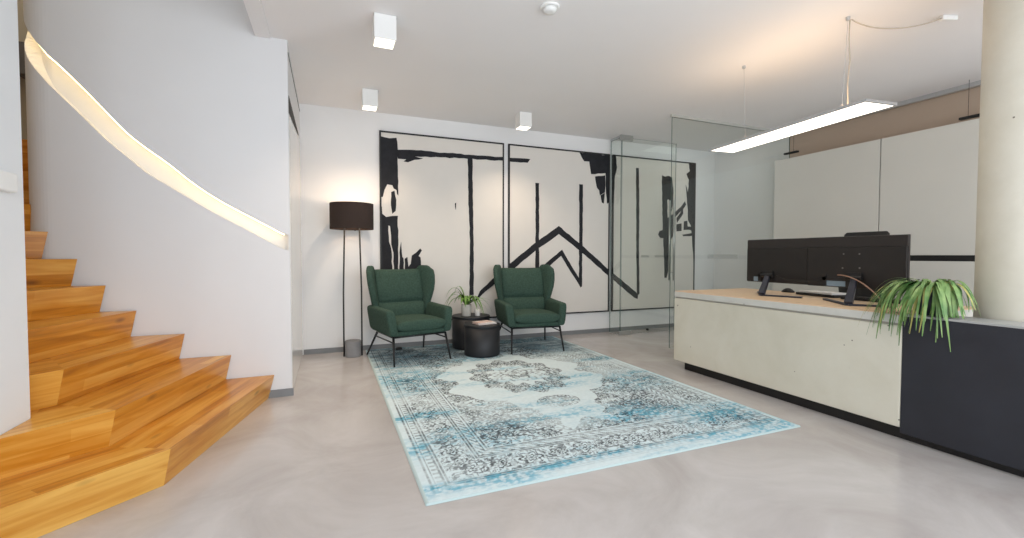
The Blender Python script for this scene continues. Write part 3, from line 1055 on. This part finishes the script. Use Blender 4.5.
# ------------------------------------------------------------------ drum tables and what stands on them
def drum(x, y, r, h, label):
    t = thing('drum_table', label, 'side table', (x, y, RUGZ), 0, 'black drum tables between the armchairs')
    z = RUGZ
    obj('drum_body', lathe(B(), [(r - 0.012, z), (r - 0.002, z + 0.004), (r, z + 0.014), (r, z + h - 0.024)], (x, y), 64), M_DRUM, t, smooth=True)
    obj('table_top', lathe(B(), [(r + 0.001, z + h - 0.0235), (r + 0.003, z + h - 0.020), (r + 0.003, z + h - 0.003), (r, z + h), (r * 0.5, z + h)], (x, y), 64), M_DRUM, t)
    return t


D1 = (1.558, 4.66, 0.195, 0.337)
D2 = (1.560, 5.085, 0.222, 0.378)
drum(*D1, 'shorter black drum table in front, with magazines on top')
drum(*D2, 'taller black drum table behind, with a potted plant on top')
ztop1, ztop2 = RUGZ + D1[3], RUGZ + D2[3]
# magazines
for i, (dx, dy, a, w_, h_, th, lab) in enumerate(((0.025, -0.005, 12, 0.225, 0.165, 0.007, 'pale magazine at the bottom of the pile on the front drum table'),
                                                  (0.03, 0.0, 5, 0.215, 0.155, 0.006, 'magazine in the middle of the pile on the front drum table'),
                                                  (0.02, 0.005, 17, 0.205, 0.150, 0.006, 'pale pinkish magazine on top of the pile on the front drum table'))):
    c, s = math.cos(math.radians(a)), math.sin(math.radians(a))
    z = ztop1 + 0.0005 + sum((0.0075, 0.0065, 0.0065)[:i])
    t = thing('magazine', lab, 'magazine', (D1[0] + dx, D1[1] + dy, z), 0, 'magazines on the front drum table')
    bm = obox(B(), (D1[0] + dx, D1[1] + dy), (c, s), w_ / 2 - 0.003, (-s, c), h_ / 2 - 0.003, z + 0.0008, z + th - 0.0008)
    obj('pages', bm, M_PAPER2, t)
    bm = B()
    obox(bm, (D1[0] + dx, D1[1] + dy), (c, s), w_ / 2, (-s, c), h_ / 2, z, z + 0.0007)
    obox(bm, (D1[0] + dx, D1[1] + dy), (c, s), w_ / 2, (-s, c), h_ / 2, z + th - 0.0007, z + th)
    obj('cover', bm, M_PAPER if i != 1 else M_PAPER2, t)


def leaf(bm, pts, width, fold=0.25, twist=0.0, tip=0.05):
    """strap leaf along pts with a folded midrib"""
    pts = [Vector(p) for p in pts]
    n = len(pts)
    rows = []
    for i, p in enumerate(pts):
        d = (pts[min(i + 1, n - 1)] - pts[max(i - 1, 0)]).normalized()
        a = d.cross(Vector((0, 0, 1)))
        if a.length < 0.15:
            a = rows[-1][3] if rows else Vector((1, 0, 0))
        a = a.normalized()
        up = a.cross(d).normalized()
        t = i / (n - 1)
        w_ = width / 2 * (min(1, 0.45 + 2.4 * t)) * (1 - t ** 2.6 * (1 - tip))
        rows.append((p - a * w_ + up * w_ * fold, p, p + a * w_ + up * w_ * fold, a))
    vs = [[bm.verts.new(q) for q in r[:3]] for r in rows]
    for r, s in zip(vs, vs[1:]):
        for k in range(2):
            bm.faces.new((r[k], r[k + 1], s[k + 1], s[k]))


# plant on the taller drum
px_, py_ = 1.490, 5.04
t = thing('potted_plant', 'small strappy green plant in a pale pot on the taller drum table', 'plant', (px_, py_, ztop2))
obj('pot', lathe(B(), [(0.050, ztop2 + 0.0005), (0.054, ztop2 + 0.005), (0.060, ztop2 + 0.130), (0.060, ztop2 + 0.137), (0.053, ztop2 + 0.137), (0.050, ztop2 + 0.118)], (px_, py_), 40), M_POTG, t, smooth=True)
obj('soil', lathe(B(), [(0.048, ztop2 + 0.112), (0.049, ztop2 + 0.120), (0.02, ztop2 + 0.124)], (px_, py_), 24), M_SOIL, t)
bm = B()
rl = random.Random(4)
for (az, reach, rise, drop, wd) in ((178, 0.22, 0.13, 0.00, 0.020), (190, 0.22, 0.10, -0.06, 0.018), (165, 0.16, 0.16, 0.05, 0.022), (10, 0.25, 0.05, 0.02, 0.018), (350, 0.22, 0.06, -0.10, 0.020), (-40, 0.17, 0.08, -0.16, 0.022),
                                    (300, 0.14, 0.10, -0.04, 0.026), (250, 0.12, 0.12, 0.0, 0.026), (60, 0.2, 0.08, 0.0, 0.022), (120, 0.16, 0.1, 0.02, 0.022), (20, 0.10, 0.10, 0.06, 0.028), (200, 0.09, 0.12, 0.07, 0.03), (330, 0.11, 0.06, -0.02, 0.03), (275, 0.07, 0.09, 0.05, 0.03), (225, 0.1, 0.09, 0.03, 0.028), (175, 0.20, 0.19, 0.10, 0.03), (150, 0.12, 0.2, 0.12, 0.028), (185, 0.21, 0.16, -0.02, 0.022), (5, 0.26, 0.07, 0.05, 0.02), (340, 0.26, 0.10, -0.14, 0.024), (-50, 0.2, 0.12, -0.20, 0.026), (15, 0.15, 0.1, 0.04, 0.03), (-20, 0.14, 0.09, 0.0, 0.034)):
    a = math.radians(az)
    d = Vector((math.cos(a), math.sin(a), 0))
    reach, rise = reach * 1.15, rise * 1.35
    drop = max(drop, -0.095)
    if py_ + d.y * reach > 5.36:
        reach *= 0.7
    s = Vector((px_, py_, ztop2 + 0.12)) + d * 0.012
    leaf(bm, bez(s, s + d * reach * 0.25 + Vector((0, 0, rise)), s + d * reach * 0.7 + Vector((0, 0, rise * 1.05)), s + d * reach + Vector((0, 0, drop)), 12), wd * 2.0, 0.15)
obj('foliage', bm, M_LEAF2, t, smooth=True)
# small cup
cx_, cy_ = 1.612, 4.99
t = thing('cup', 'small white cup beside the plant pot on the taller drum table', 'cup', (cx_, cy_, ztop2))
obj('cup_body', lathe(B(), [(0.026, ztop2 + 0.0005), (0.030, ztop2 + 0.004), (0.034, ztop2 + 0.085), (0.031, ztop2 + 0.085), (0.028, ztop2 + 0.010)], (cx_, cy_), 32), M_CUP, t, smooth=True)

# ------------------------------------------------------------------ floor lamp
lx, ly = 0.238, 5.13
t = thing('floor_lamp', 'two-pole floor lamp with black drum shade on a grey concrete base in the back corner', 'lamp', (lx, ly, 0))
obj('base', lathe(B(), [(0.078, 0.0005), (0.082, 0.004), (0.083, 0.01), (0.083, 0.168), (0.080, 0.173), (0.04, 0.174)], (lx, ly), 48), M_LAMPBASE, t, smooth=False)
for sx in (-1, 1):
    bm = tube(B(), [(lx + sx * 0.0925, ly, 0.004), (lx + sx * 0.0925, ly, 0.7), (lx + sx * 0.076, ly, 1.40)], 0.0085)
    obj('pole', bm, M_BLACKMET, t, smooth=True)
bm = tube(B(), [(lx - 0.076, ly, 1.40), (lx + 0.076, ly, 1.40)], 0.008)
tube(bm, [(lx, ly, 1.40), (lx, ly, 1.46)], 0.016)
obj('lamp_holder', bm, M_BLACKMET, t)
sr = 0.2235
obj('lamp_shade', lathe(B(), [(sr, 1.378), (sr, 1.50), (sr, 1.652), (sr - 0.004, 1.652), (sr - 0.004, 1.50), (sr - 0.004, 1.378), (sr, 1.378)], (lx, ly), 64, close=False), M_SHADE, t, smooth=False)
bm = B()
lathe(bm, [(0.012, 1.461), (0.03, 1.49), (0.036, 1.515), (0.028, 1.54), (0.006, 1.552)], (lx, ly), 20)
obj('bulb', bm, E_BULB, t, smooth=True)
bm = B()
tube(bm, bez((lx + 0.0, ly - 0.02, 1.40), (lx + 0.02, ly - 0.03, 1.36), (lx + 0.03, ly - 0.03, 1.34), (lx + 0.055, ly - 0.02, 1.395), 10), 0.0025, 6)
obj('cord', bm, M_BLACK, t)
l = bpy.data.lights.new('floor_lamp_light', 'POINT')
l.energy, l.color, l.shadow_soft_size = 4.2, (1.0, 0.70, 0.46), 0.04
lo = bpy.data.objects.new('floor_lamp_light', l)
COL.objects.link(lo)
lo.location = (lx, ly, 1.60)
# foot switch
bm = lathe(B(), [(0.038, RUGZ + 0.0005), (0.040, RUGZ + 0.008), (0.034, RUGZ + 0.022), (0.012, RUGZ + 0.028)], (0.742, 5.25), 28)
tag(obj('foot_switch', bm, M_BLACK, smooth=True), 'small round black foot switch on the rug under the left armchair', 'switch')

# ------------------------------------------------------------------ ceiling fixtures
CL = [(0.376, 3.275, 'white cube ceiling spotlight nearest the camera'), (0.400, 4.755, 'white cube ceiling spotlight in the left back corner, above the floor lamp'), (2.115, 4.812, 'white cube ceiling spotlight above the right armchair, in front of the paintings')]
for i, (x, y, lab) in enumerate(CL):
    if i == 0:
        t0 = t = thing('ceiling_light', lab, 'ceiling light', (x, y, CH), 0, 'white cube ceiling lights')
        h = 0.074
        obj('housing', box(B(), -h, h, -h, h, -0.165, -0.001), M_FIXT, t, bevel=0.003, local=True)
        bm = box(B(), -h * 0.86, h * 0.86, -h * 0.86, h * 0.86, -0.169, -0.1655)
        obj('diffuser', bm, E_DOWN, t, local=True)
        obj('mounting_plate', box(B(), -0.066, 0.082, -0.05, 0.06, -0.0009, -0.0002), M_ALU, t, local=True)
    else:
        t = dup(t0, (x, y, CH), 0, lab)
    l = bpy.data.lights.new('ceiling_light_beam', 'SPOT')
    l.energy, l.color, l.spot_size, l.spot_blend, l.shadow_soft_size = 58, (1.0, 0.80, 0.60), math.radians(125), 0.9, 0.06
    lo = bpy.data.objects.new('ceiling_light_beam', l)
    COL.objects.link(lo)
    lo.location = (x, y, CH - 0.18)
sx_, sy_ = 1.372, 2.69
t = thing('smoke_detector', 'round white smoke detector on the ceiling', 'smoke detector', (sx_, sy_, CH))
obj('detector_base', lathe(B(), [(0.060, CH - 0.014), (0.064, CH - 0.010), (0.064, CH - 0.0005)], (sx_, sy_), 40), M_FIXT, t)
obj('detector_cap', lathe(B(), [(0.018, CH - 0.040), (0.040, CH - 0.036), (0.048, CH - 0.0145)], (sx_, sy_), 40), M_FIXT, t, smooth=True)

# pendant panel lamp over the counter
ang = math.radians(6.1)
ay = Vector((math.sin(ang), math.cos(ang)))
ax = Vector((math.cos(ang), -math.sin(ang)))
pc = Vector((3.335, 2.460, 2.068))
t = thing('pendant_lamp', 'long flat glowing panel lamp hanging over the reception desk', 'lamp', tuple(pc))
HL, HW = 0.70, 0.138
bm = B()
for (c, hx, hy) in ((pc.xy + ax * (HW - 0.006), 0.006, HL), (pc.xy - ax * (HW - 0.006), 0.006, HL), (pc.xy + ay * (HL - 0.006), HW - 0.012, 0.006), (pc.xy - ay * (HL - 0.006), HW - 0.012, 0.006)):
    obox(bm, c, ax, hx, ay, hy, pc.z, pc.z + 0.018)
obj('frame', bm, M_ALU, t)
obj('diffuser', obox(B(), pc.xy, ax, HW - 0.0125, ay, HL - 0.0125, pc.z + 0.002, pc.z + 0.006), E_PEND, t)
obj('back_panel', obox(B(), pc.xy, ax, HW - 0.0125, ay, HL - 0.0125, pc.z + 0.0065, pc.z + 0.016), M_ALU, t)
obj('uplight', obox(B(), pc.xy, ax, HW - 0.05, ay, HL - 0.08, pc.z + 0.0165, pc.z + 0.019), E_PENDUP, t)
for (wx, wy) in ((3.353, 2.874), (3.329, 2.02)):
    s = (wy - pc.y) / ay.y
    q = pc.xy + ay * s
    bm = B()
    tube(bm, [(q.x, q.y, pc.z + 0.075), (wx, wy, CH - 0.022)], 0.0015, 6)
    for sg in (-1, 1):
        e_ = q + ax * sg * 0.05
        tube(bm, [(q.x, q.y, pc.z + 0.08), (e_.x, e_.y, pc.z + 0.019)], 0.0015, 6)
    obj('suspension_wire', bm, M_ALU, t)
    obj('ceiling_cap', lathe(B(), [(0.010, CH - 0.024), (0.014, CH - 0.018), (0.014, CH - 0.0005)], (wx, wy), 20), M_ALU, t)
bm = B()
pts = [(3.37, 2.03, pc.z + 0.02), (3.352, 2.025, 2.30), (3.345, 2.01, 2.45), (3.338, 2.015, 2.6), (3.338, 2.012, CH - 0.022)]
pts += bez((3.345, 2.005, CH - 0.02), (3.50, 1.97, CH - 0.10), (3.72, 1.84, CH - 0.10), (3.90, 1.765, CH - 0.018), 14)
tube(bm, pts, 0.0042, 8)
obj('power_cable', bm, M_CABLEW, t, smooth=True)
d = Vector((3.985 - 3.90, 1.735 - 1.765)).normalized()
obj('cable_connector', obox(B(), (3.95, 1.748), d, 0.055, (-d.y, d.x), 0.016, CH - 0.032, CH - 0.0005), M_FIXT, t, bevel=0.006)

# ------------------------------------------------------------------ glass partition
def glass_pane(parent, name, x0, x1, y0, y1, z0, z1):
    bm = B()
    box(bm, x0, x1, y0, y1, z0, z1)
    bm.faces.ensure_lookup_table()
    thin_x = (x1 - x0) < (y1 - y0)
    for f in bm.faces:
        f.normal_update()
        n = f.normal
        big = abs(n.x) > 0.5 if thin_x else abs(n.y) > 0.5
        f.material_index = 0 if big else 1
    return obj(name, bm, [M_GLASS, M_GEDGE], parent)


GX, GY = 3.725, 4.165
t = thing('glass_screen', 'fixed full-height glass pane running behind the end of the reception desk', 'glass partition', (GX, GY, 0))
glass_pane(t, 'pane', GX, XR - 0.002, GY - 0.005, GY + 0.005, 0.004, CH - 0.03)
bm = B()
box(bm, GX - 0.012, XR - 0.002, GY - 0.014, GY + 0.014, CH - 0.029, CH - 0.0005)
obj('head_channel', bm, mat('pale_channel', (186, 186, 180), 0.5, 0.03, 8), t)
obj('floor_channel', box(B(), GX, XR - 0.002, GY - 0.012, GY + 0.012, 0.0005, 0.0038), M_ALU, t)
bm = B()
box(bm, 4.30, 4.80, GY - 0.0056, GY - 0.0051, 1.065, 1.115)
obj('frosted_band', bm, M_FROST, t)
t = thing('glass_return', 'narrow fixed glass strip between the back wall and the open glass door', 'glass partition', (GX, 5.26, 0))
glass_pane(t, 'pane', GX - 0.005, GX + 0.005, 5.140, YB - 0.036, 0.004, CH - 0.03)
obj('head_channel', box(B(), GX - 0.012, GX + 0.012, 5.140, YB - 0.036, CH - 0.029, CH - 0.0005), M_ALU, t)
obj('floor_channel', box(B(), GX - 0.012, GX + 0.012, 5.17, YB - 0.036, 0.0005, 0.0038), M_ALU, t)
t = thing('glass_door', 'clear glass door standing open in front of the right painting', 'door', (GX, 5.12, 0))
glass_pane(t, 'pane', GX, 4.66, 5.115, 5.125, 0.012, CH - 0.035)
obj('patch_fitting', box(B(), GX - 0.03, GX + 0.17, 5.105, 5.135, 0.0012, 0.055), M_STEEL, t, bevel=0.003, label='steel pivot fitting at the foot')
obj('patch_fitting', box(B(), GX - 0.03, GX + 0.17, 5.105, 5.135, CH - 0.075, CH - 0.001), M_STEEL, t, bevel=0.003, label='steel pivot fitting at the head')
for yy_ in (5.075, 5.165):
    bm = B()
    tube(bm, [(4.60, yy_, 0.74), (4.60, yy_, 1.90)], 0.013, 12)
    for zz in (0.86, 1.78):
        tube(bm, [(4.60, yy_, zz), (4.60, 5.1145 if yy_ < 5.12 else 5.1255, zz)], 0.009, 10)
    obj('handle', bm, M_STEEL, t, smooth=True)
bm = B()
for (a, c) in ((4.06, 4.19), (4.30, 4.56)):
    box(bm, a, c, 5.1141, 5.1147, 1.075, 1.105)
obj('frosted_band', bm, M_FROST, t)
bm = lathe(B(), [(0.018, 0.0005), (0.022, 0.006), (0.022, 0.02), (0.012, 0.03)], (4.33, 5.30), 20)
tag(obj('door_stop', bm, M_BLACK, smooth=True), 'tiny dark door stop on the floor by the back wall behind the glass door', 'door stop')

# ------------------------------------------------------------------ storage cabinets behind the counter
for i, (y0, y1, lab) in enumerate(((2.935, 4.148, 'tall white cabinet unit behind the monitors, nearest the glass screen'), (1.700, 2.930, 'tall white cabinet unit behind the counter, nearest the concrete column'))):
    t = thing('storage_cabinet', lab, 'cabinet', (5.43, (y0 + y1) / 2, 0), 0, 'white cabinets behind the counter')
    x = 5.42
    obj('carcass', box(B(), x + 0.020, XR - 0.001, y0, y1, 0.061, 2.335), M_CAB, t)
    obj('plinth', box(B(), x + 0.05, XR - 0.001, y0, y1, 0.0005, 0.060), M_TOE, t)
    obj('upper_door', box(B(), x, x + 0.019, y0 + 0.003, y1 - 0.003, 1.107, 2.337), M_CAB, t, bevel=0.0015)
    obj('lower_door', box(B(), x, x + 0.019, y0 + 0.003, y1 - 0.003, 0.065, 1.050), M_CAB, t, bevel=0.0015)
    obj('grip_strip', box(B(), x + 0.008, x + 0.0195, y0 + 0.001, y1 - 0.001, 1.0505, 1.1065), M_BLACK, t, label='black recessed grip strip')
# black bar lights hanging just above the cabinets
for i, (y0, y1, lab) in enumerate(((3.93, 4.11, 'black bar hung on wires above the cabinets, beside the glass screen'), (2.05, 2.35, 'black bar hung on wires above the cabinets, beside the concrete column'))):
    t = thing('hanging_bar_lamp', lab, 'lamp', (5.55, (y0 + y1) / 2, 2.39), 0, 'black bars above the cabinets')
    zb = 2.420 if i == 0 else 2.385
    obj('bar', box(B(), 5.53, 5.575, y0, y1, zb, zb + 0.022), M_BLACK, t, bevel=0.003)
    for yy_ in (y0 + 0.06, y1 - 0.06):
        obj('wire', tube(B(), [(5.552, yy_, zb + 0.022), (5.552, yy_, CH - 0.0005)], 0.0018, 6), M_BLACK, t)

# ------------------------------------------------------------------ reception desk
DX = 3.144
t = thing('reception_desk', 'long reception counter with cream concrete front, oak top and black end section', 'reception desk', (DX, 2.5, 0))
YE, YS, YN = 3.455, 1.562, 0.35        # far end, concrete / black joint, near end (outside the frame)
obj('front_panel', box(B(), DX, DX + 0.07, YS + 0.001, YE, 0.075, 0.684), M_DESK, t, bevel=0.008, segs=3, label='cream concrete front')
obj('end_panel', box(B(), DX + 0.0705, 4.06, YE - 0.06, YE, 0.075, 0.684), M_DESK, t, bevel=0.004)
obj('shadow_gap', box(B(), DX + 0.012, 4.05, YS + 0.001, YE - 0.012, 0.6845, 0.698), mat('grey_gap', (165, 160, 150), 0.7, 0.08, 10), t)
obj('worktop_slab', box(B(), DX, 4.08, YS + 0.001, YE, 0.6985, 0.748), M_SLAB, t, bevel=0.005, segs=3, label='grey concrete edged slab')
obj('oak_top', box(B(), DX + 0.006, 4.075, YS + 0.001, YE - 0.006, 0.7485, 0.7555), M_TOPWOOD, t, label='pale oak top surface')
obj('toe_kick', box(B(), DX + 0.04, DX + 0.09, YN, YE - 0.11, 0.0005, 0.0745), M_TOE, t)
obj('black_panel', box(B(), DX, DX + 0.02, YN, YS, 0.0445, 0.742), M_DARKPANEL, t, bevel=0.002, label='black end panel')
bm = box(B(), DX, DX + 0.215, YN, YS, 0.7425, 0.755)
obj('ledge', bm, mat('grey_ledge', (168, 168, 166), 0.4, 0.04, 10), t, bevel=0.002, label='grey metal ledge')
obj('rear_support', box(B(), 3.95, 4.0, YS + 0.05, YE - 0.07, 0.0005, 0.684), M_DESK, t)
TZ = 0.756

# monitors
def monitor(y0, y1, x, z0, z1, nb, armA, armB, name_lab, screws):
    yc = (y0 + y1) / 2
    t = thing('computer_monitor', name_lab, 'monitor', (x + 0.1, yc, TZ), 0, 'black monitors on the counter')
    obj('screen_panel', box(B(), x + 0.012, x + 0.030, y0, y1, z0, z1), M_PLASTIC2, t, bevel=0.003)
    obj('rear_cover', box(B(), x - 0.004, x + 0.0115, y0 + 0.004, y1 - 0.004, z0 + 0.004, z1 - 0.082), M_PLASTIC, t, bevel=0.003)
    obj('rear_shell', box(B(), x + 0.002, x + 0.0115, y0 + 0.002, y1 - 0.002, z1 - 0.0815, z1 - 0.002), M_PLASTIC2, t, bevel=0.002)
    # foot: two splayed arms and a leaning neck
    b0 = Vector((nb[0], nb[1], TZ))
    for tip in (armA, armB):
        d = (Vector((tip[0], tip[1])) - b0.xy)
        L = d.length
        d.normalize()
        obj('foot', obox(B(), b0.xy + d * L / 2, d, L / 2, (-d.y, d.x), 0.018, TZ + 0.0005, TZ + 0.012), M_NECK, t, bevel=0.002)
    top = Vector((x - 0.022, nb[2], nb[3]))
    d = (top - b0).normalized()
    side = Vector((0.25, -1, 0)).normalized()
    dep = d.cross(side).normalized()
    rings = []
    for p, sw, sd in ((b0 + Vector((0, 0, 0.013)), 0.024, 0.020), (b0 + (top - b0) * 0.5, 0.022, 0.018), (top, 0.019, 0.016)):
        rings.append([p + side * sw * a + dep * sd * b for a, b in ((-1, -1), (1, -1), (1, 1), (-1, 1))])
    obj('neck', loft(B(), rings), M_NECK, t, bevel=0.004)
    bm = B()
    tube(bm, [(x - 0.020, nb[2] - 0.05, nb[3] + 0.012), (x - 0.020, nb[2] + 0.06, nb[3] + 0.012)], 0.016, 14)
    box(bm, x - 0.018, x - 0.0045, nb[2] - 0.045, nb[2] + 0.055, nb[3] - 0.006, nb[3] + 0.05)
    obj('hinge', bm, M_BLACK, t)
    sy = nb[2] + 0.05
    obj('label_plate', box(B(), x - 0.0060, x - 0.0045, sy + 0.02, sy + (0.10 if screws is None else 0.18), z0 + 0.008, z0 + 0.048), M_LABELP, t)
    bm = B()
    box(bm, x - 0.014, x - 0.0045, y0 + 0.30, y1 - 0.10, z0 + 0.05, z0 + 0.075)
    box(bm, x - 0.014, x - 0.0045, y1 - 0.16, y1 - 0.13, z0 + 0.01, z0 + 0.09)
    obj('port_block', bm, M_BLACK, t)
    if screws:
        for (sy_, sz) in screws:
            bm = B()
            tube(bm, [(x - 0.0062, sy_, sz), (x - 0.0042, sy_, sz)], 0.006, 12)
            obj('screw', bm, mat('dull_screw', (112, 108, 106), 0.5, 0.05, 20) if 'dull_screw' not in bpy.data.materials else bpy.data.materials['dull_screw'], t)
    return t


monitor(2.457, 3.030, 3.615, 0.862, 1.246, (3.44, 2.735, 2.80, 0.915), (3.545, 2.45), (3.72, 2.98), 'black computer monitor seen from behind, farther one at the left end of the counter', None)
monitor(1.770, 2.452, 3.600, 0.860, 1.246, (3.315, 1.965, 2.085, 0.925), (3.58, 2.29), (3.475, 1.80), 'black computer monitor seen from behind, nearer one beside the trailing plant',
        [(2.172, 1.114), (2.063, 1.114), (2.177, 1.008), (2.060, 1.011)])
# cables
bm = tube(B(), bez((3.575, 2.20, 0.955), (3.55, 2.05, 0.96), (3.40, 1.85, 0.86), (3.36, 1.75, 0.762), 16), 0.0045, 8)
tag(obj('monitor_cable', bm, M_CABLE, smooth=True), 'tan cable running down from the nearer monitor to the counter top', 'cable')
bm = tube(B(), bez((3.58, 2.70, 0.93), (3.55, 2.60, 0.89), (3.55, 2.45, 0.885), (3.57, 2.33, 0.905), 16), 0.004, 8)
tag(obj('monitor_cable', bm, M_BLACK, smooth=True), 'black cable sagging between the backs of the two monitors', 'cable')
# mouse
mx_, my_ = 4.0, 2.90
bm = B()
rings = []
for i in range(9):
    s = i / 8
    wd = 0.034 * math.sin(math.pi * min(0.97, max(0.03, s))) ** 0.45
    hh_ = 0.040 * math.sin(math.pi * min(0.95, max(0.08, s))) ** 0.6
    y = my_ - 0.058 + 0.116 * s
    rings.append([(mx_ + sup(math.pi * k / 10, wd, hh_, 2.4)[0], y, TZ + 0.0005 + sup(math.pi * k / 10, wd, hh_, 2.4)[1]) for k in range(11)])
loft(bm, rings)
tag(obj('computer_mouse', bm, M_BLACK, smooth=True), 'black computer mouse on the oak counter below the farther monitor', 'mouse')
# keyboard with white sheets on a folder
t = thing('desk_folder', 'black folder holding a white sheet under the monitors', 'folder', (3.93, 2.52, TZ))
bm = B()
prism(bm, [(3.80, 2.36), (3.985, 2.32), (4.03, 2.68), (3.85, 2.72)], TZ + 0.0005, TZ + 0.022)
obj('folder_cover', bm, M_BLACK, t, bevel=0.003)
bm = prism(B(), [(3.815, 2.39), (3.975, 2.345), (4.02, 2.66), (3.865, 2.70)], TZ + 0.0225, TZ + 0.036)
obj('paper_sheets', bm, M_PAPER2, t)
t = thing('keyboard', 'black keyboard on the counter under the nearer monitor', 'keyboard', (3.84, 2.07, TZ))
obj('keyboard_body', box(B(), 3.76, 3.90, 1.86, 2.29, TZ + 0.0005, TZ + 0.018), M_BLACK, t, bevel=0.004)
bm = B()
for a in range(5):
    for b in range(15):
        box(bm, 3.768 + a * 0.026, 3.790 + a * 0.026, 1.868 + b * 0.0277, 1.891 + b * 0.0277, TZ + 0.0185, TZ + 0.024)
obj('keys', bm, M_PLASTIC, t)

# office chair behind the counter (its back rises just over the nearer monitor)
ox, oy = 4.52, 2.69
t = thing('office_chair', 'black office chair behind the counter, its rounded back just showing over the monitor', 'office chair', (ox, oy, 0))
bm = B()
rings = []
for z, hy, hx in ((0.56, 0.17, 0.02), (0.60, 0.20, 0.028), (0.80, 0.225, 0.03), (1.05, 0.215, 0.028), (1.24, 0.205, 0.026), (1.310, 0.195, 0.022), (1.330, 0.175, 0.014)):
    rings.append([(ox - 0.12 + 0.05 * (z - 0.5) + sup(2 * math.pi * k / 24, hx, hy, 3)[0], oy + sup(2 * math.pi * k / 24, hx, hy, 3)[1], z) for k in range(24)])
# back stands on the side away from the counter
rings = [[(x + 0.34, y, z) for x, y, z in r] for r in rings]
obj('backrest', loft(B(), rings), M_BLACK, t, smooth=True)
bm = B()
rings = []
for z, s in ((0.43, 0.9), (0.44, 0.98), (0.47, 1.0), (0.49, 0.97), (0.505, 0.86)):
    rings.append([(ox + sup(2 * math.pi * k / 24, 0.23 * s, 0.24 * s, 3.5)[0], oy + sup(2 * math.pi * k / 24, 0.23 * s, 0.24 * s, 3.5)[1], z) for k in range(24)])
obj('seat', loft(B(), rings), M_BLACK, t, smooth=True)
bm = tube(B(), [(ox, oy, 0.09), (ox, oy, 0.429)], 0.025, 14)
obj('gas_column', bm, M_BLACKMET, t, smooth=True)
bm = tube(B(), [(ox + 0.1, oy, 0.42), (ox + 0.24, oy, 0.43), (ox + 0.265, oy, 0.55), (ox + 0.27, oy, 0.70)], 0.018, 10)
obj('back_support', bm, M_BLACKMET, t, smooth=True)
for k in range(5):
    a = math.radians(72 * k + 10)
    bm = tube(B(), [(ox, oy, 0.10), (ox + 0.28 * math.cos(a), oy + 0.28 * math.sin(a), 0.075)], 0.018, 8, taper=[1.2, 0.8])
    lg = obj('foot_spoke', bm, M_BLACKMET, t, smooth=True)
    bm = tube(B(), [(ox + 0.28 * math.cos(a) - 0.02 * math.sin(a), oy + 0.28 * math.sin(a) + 0.02 * math.cos(a), 0.031), (ox + 0.28 * math.cos(a) + 0.02 * math.sin(a), oy + 0.28 * math.sin(a) - 0.02 * math.cos(a), 0.031)], 0.030, 14)
    obj('caster', bm, M_BLACK, lg)

# trailing plant at the end of the counter
qx, qy = 3.27, 1.475
t = thing('trailing_plant', 'bushy trailing plant with long strap leaves in a navy pot on the counter', 'plant', (qx, qy, TZ))
obj('pot', lathe(B(), [(0.066, TZ + 0.0005), (0.070, TZ + 0.004), (0.086, TZ + 0.130), (0.088, TZ + 0.150), (0.080, TZ + 0.150), (0.076, TZ + 0.12)], (qx, qy), 40), M_NAVY, t, smooth=True)
obj('soil', lathe(B(), [(0.074, TZ + 0.125), (0.077, TZ + 0.134), (0.03, TZ + 0.138)], (qx, qy), 24), M_SOIL, t)
rl = random.Random(23)


def over(p):
    """leaves lie on the counter instead of sinking into it"""
    x, y, z = p
    if x > DX - 0.012 and z < TZ + 0.006:
        z = TZ + 0.006
    return (x, y, z)


bmA, bmY = B(), B()
for i in range(150):
    az = rl.uniform(0, 360)
    if rl.random() < 0.68:
        az = rl.uniform(95, 275)            # most hang toward the room and along the counter
    a = math.radians(az)
    d = Vector((math.cos(a), math.sin(a), 0))
    reach = rl.uniform(0.09, 0.24)
    toward = max(0.0, -d.x)
    rise = rl.uniform(0.05, 0.115)
    hang = rl.uniform(0.04, 0.15)
    if toward > 0.45:
        reach = max(reach, rl.uniform(0.155, 0.20) / max(toward, 0.5) * 0.95)
        hang = rl.uniform(0.10, 0.25) + (0.07 if rl.random() < 0.25 else 0)
    if d.y > 0.3:
        reach = min(0.225, reach * 1.1)
    if d.x > 0.3:
        reach *= 0.6
        hang = min(hang, 0.09)
    if d.y < -0.4:
        reach = min(reach, 0.125)
    s = Vector((qx, qy, TZ + 0.135)) + d * rl.uniform(0.005, 0.06)
    p1 = s + d * reach * 0.35 + Vector((0, 0, rise))
    p2 = s + d * reach * 0.90 + Vector((0, 0, rise * 0.9))
    e_ = s + d * reach * rl.uniform(0.98, 1.15) + Vector((rl.uniform(-0.04, 0.02), rl.uniform(-0.05, 0.05), -hang))
    pts = [over(p) for p in bez(s, p1, p2, e_, 15)]
    leaf(bmY if rl.random() < 0.08 else bmA, pts, rl.uniform(0.019, 0.030), 0.16, tip=0.15)
obj('foliage', bmA, M_LEAF, t, smooth=True)
obj('yellowed_leaves', bmY, M_LEAFY, t, smooth=True, label='yellowish leaves')
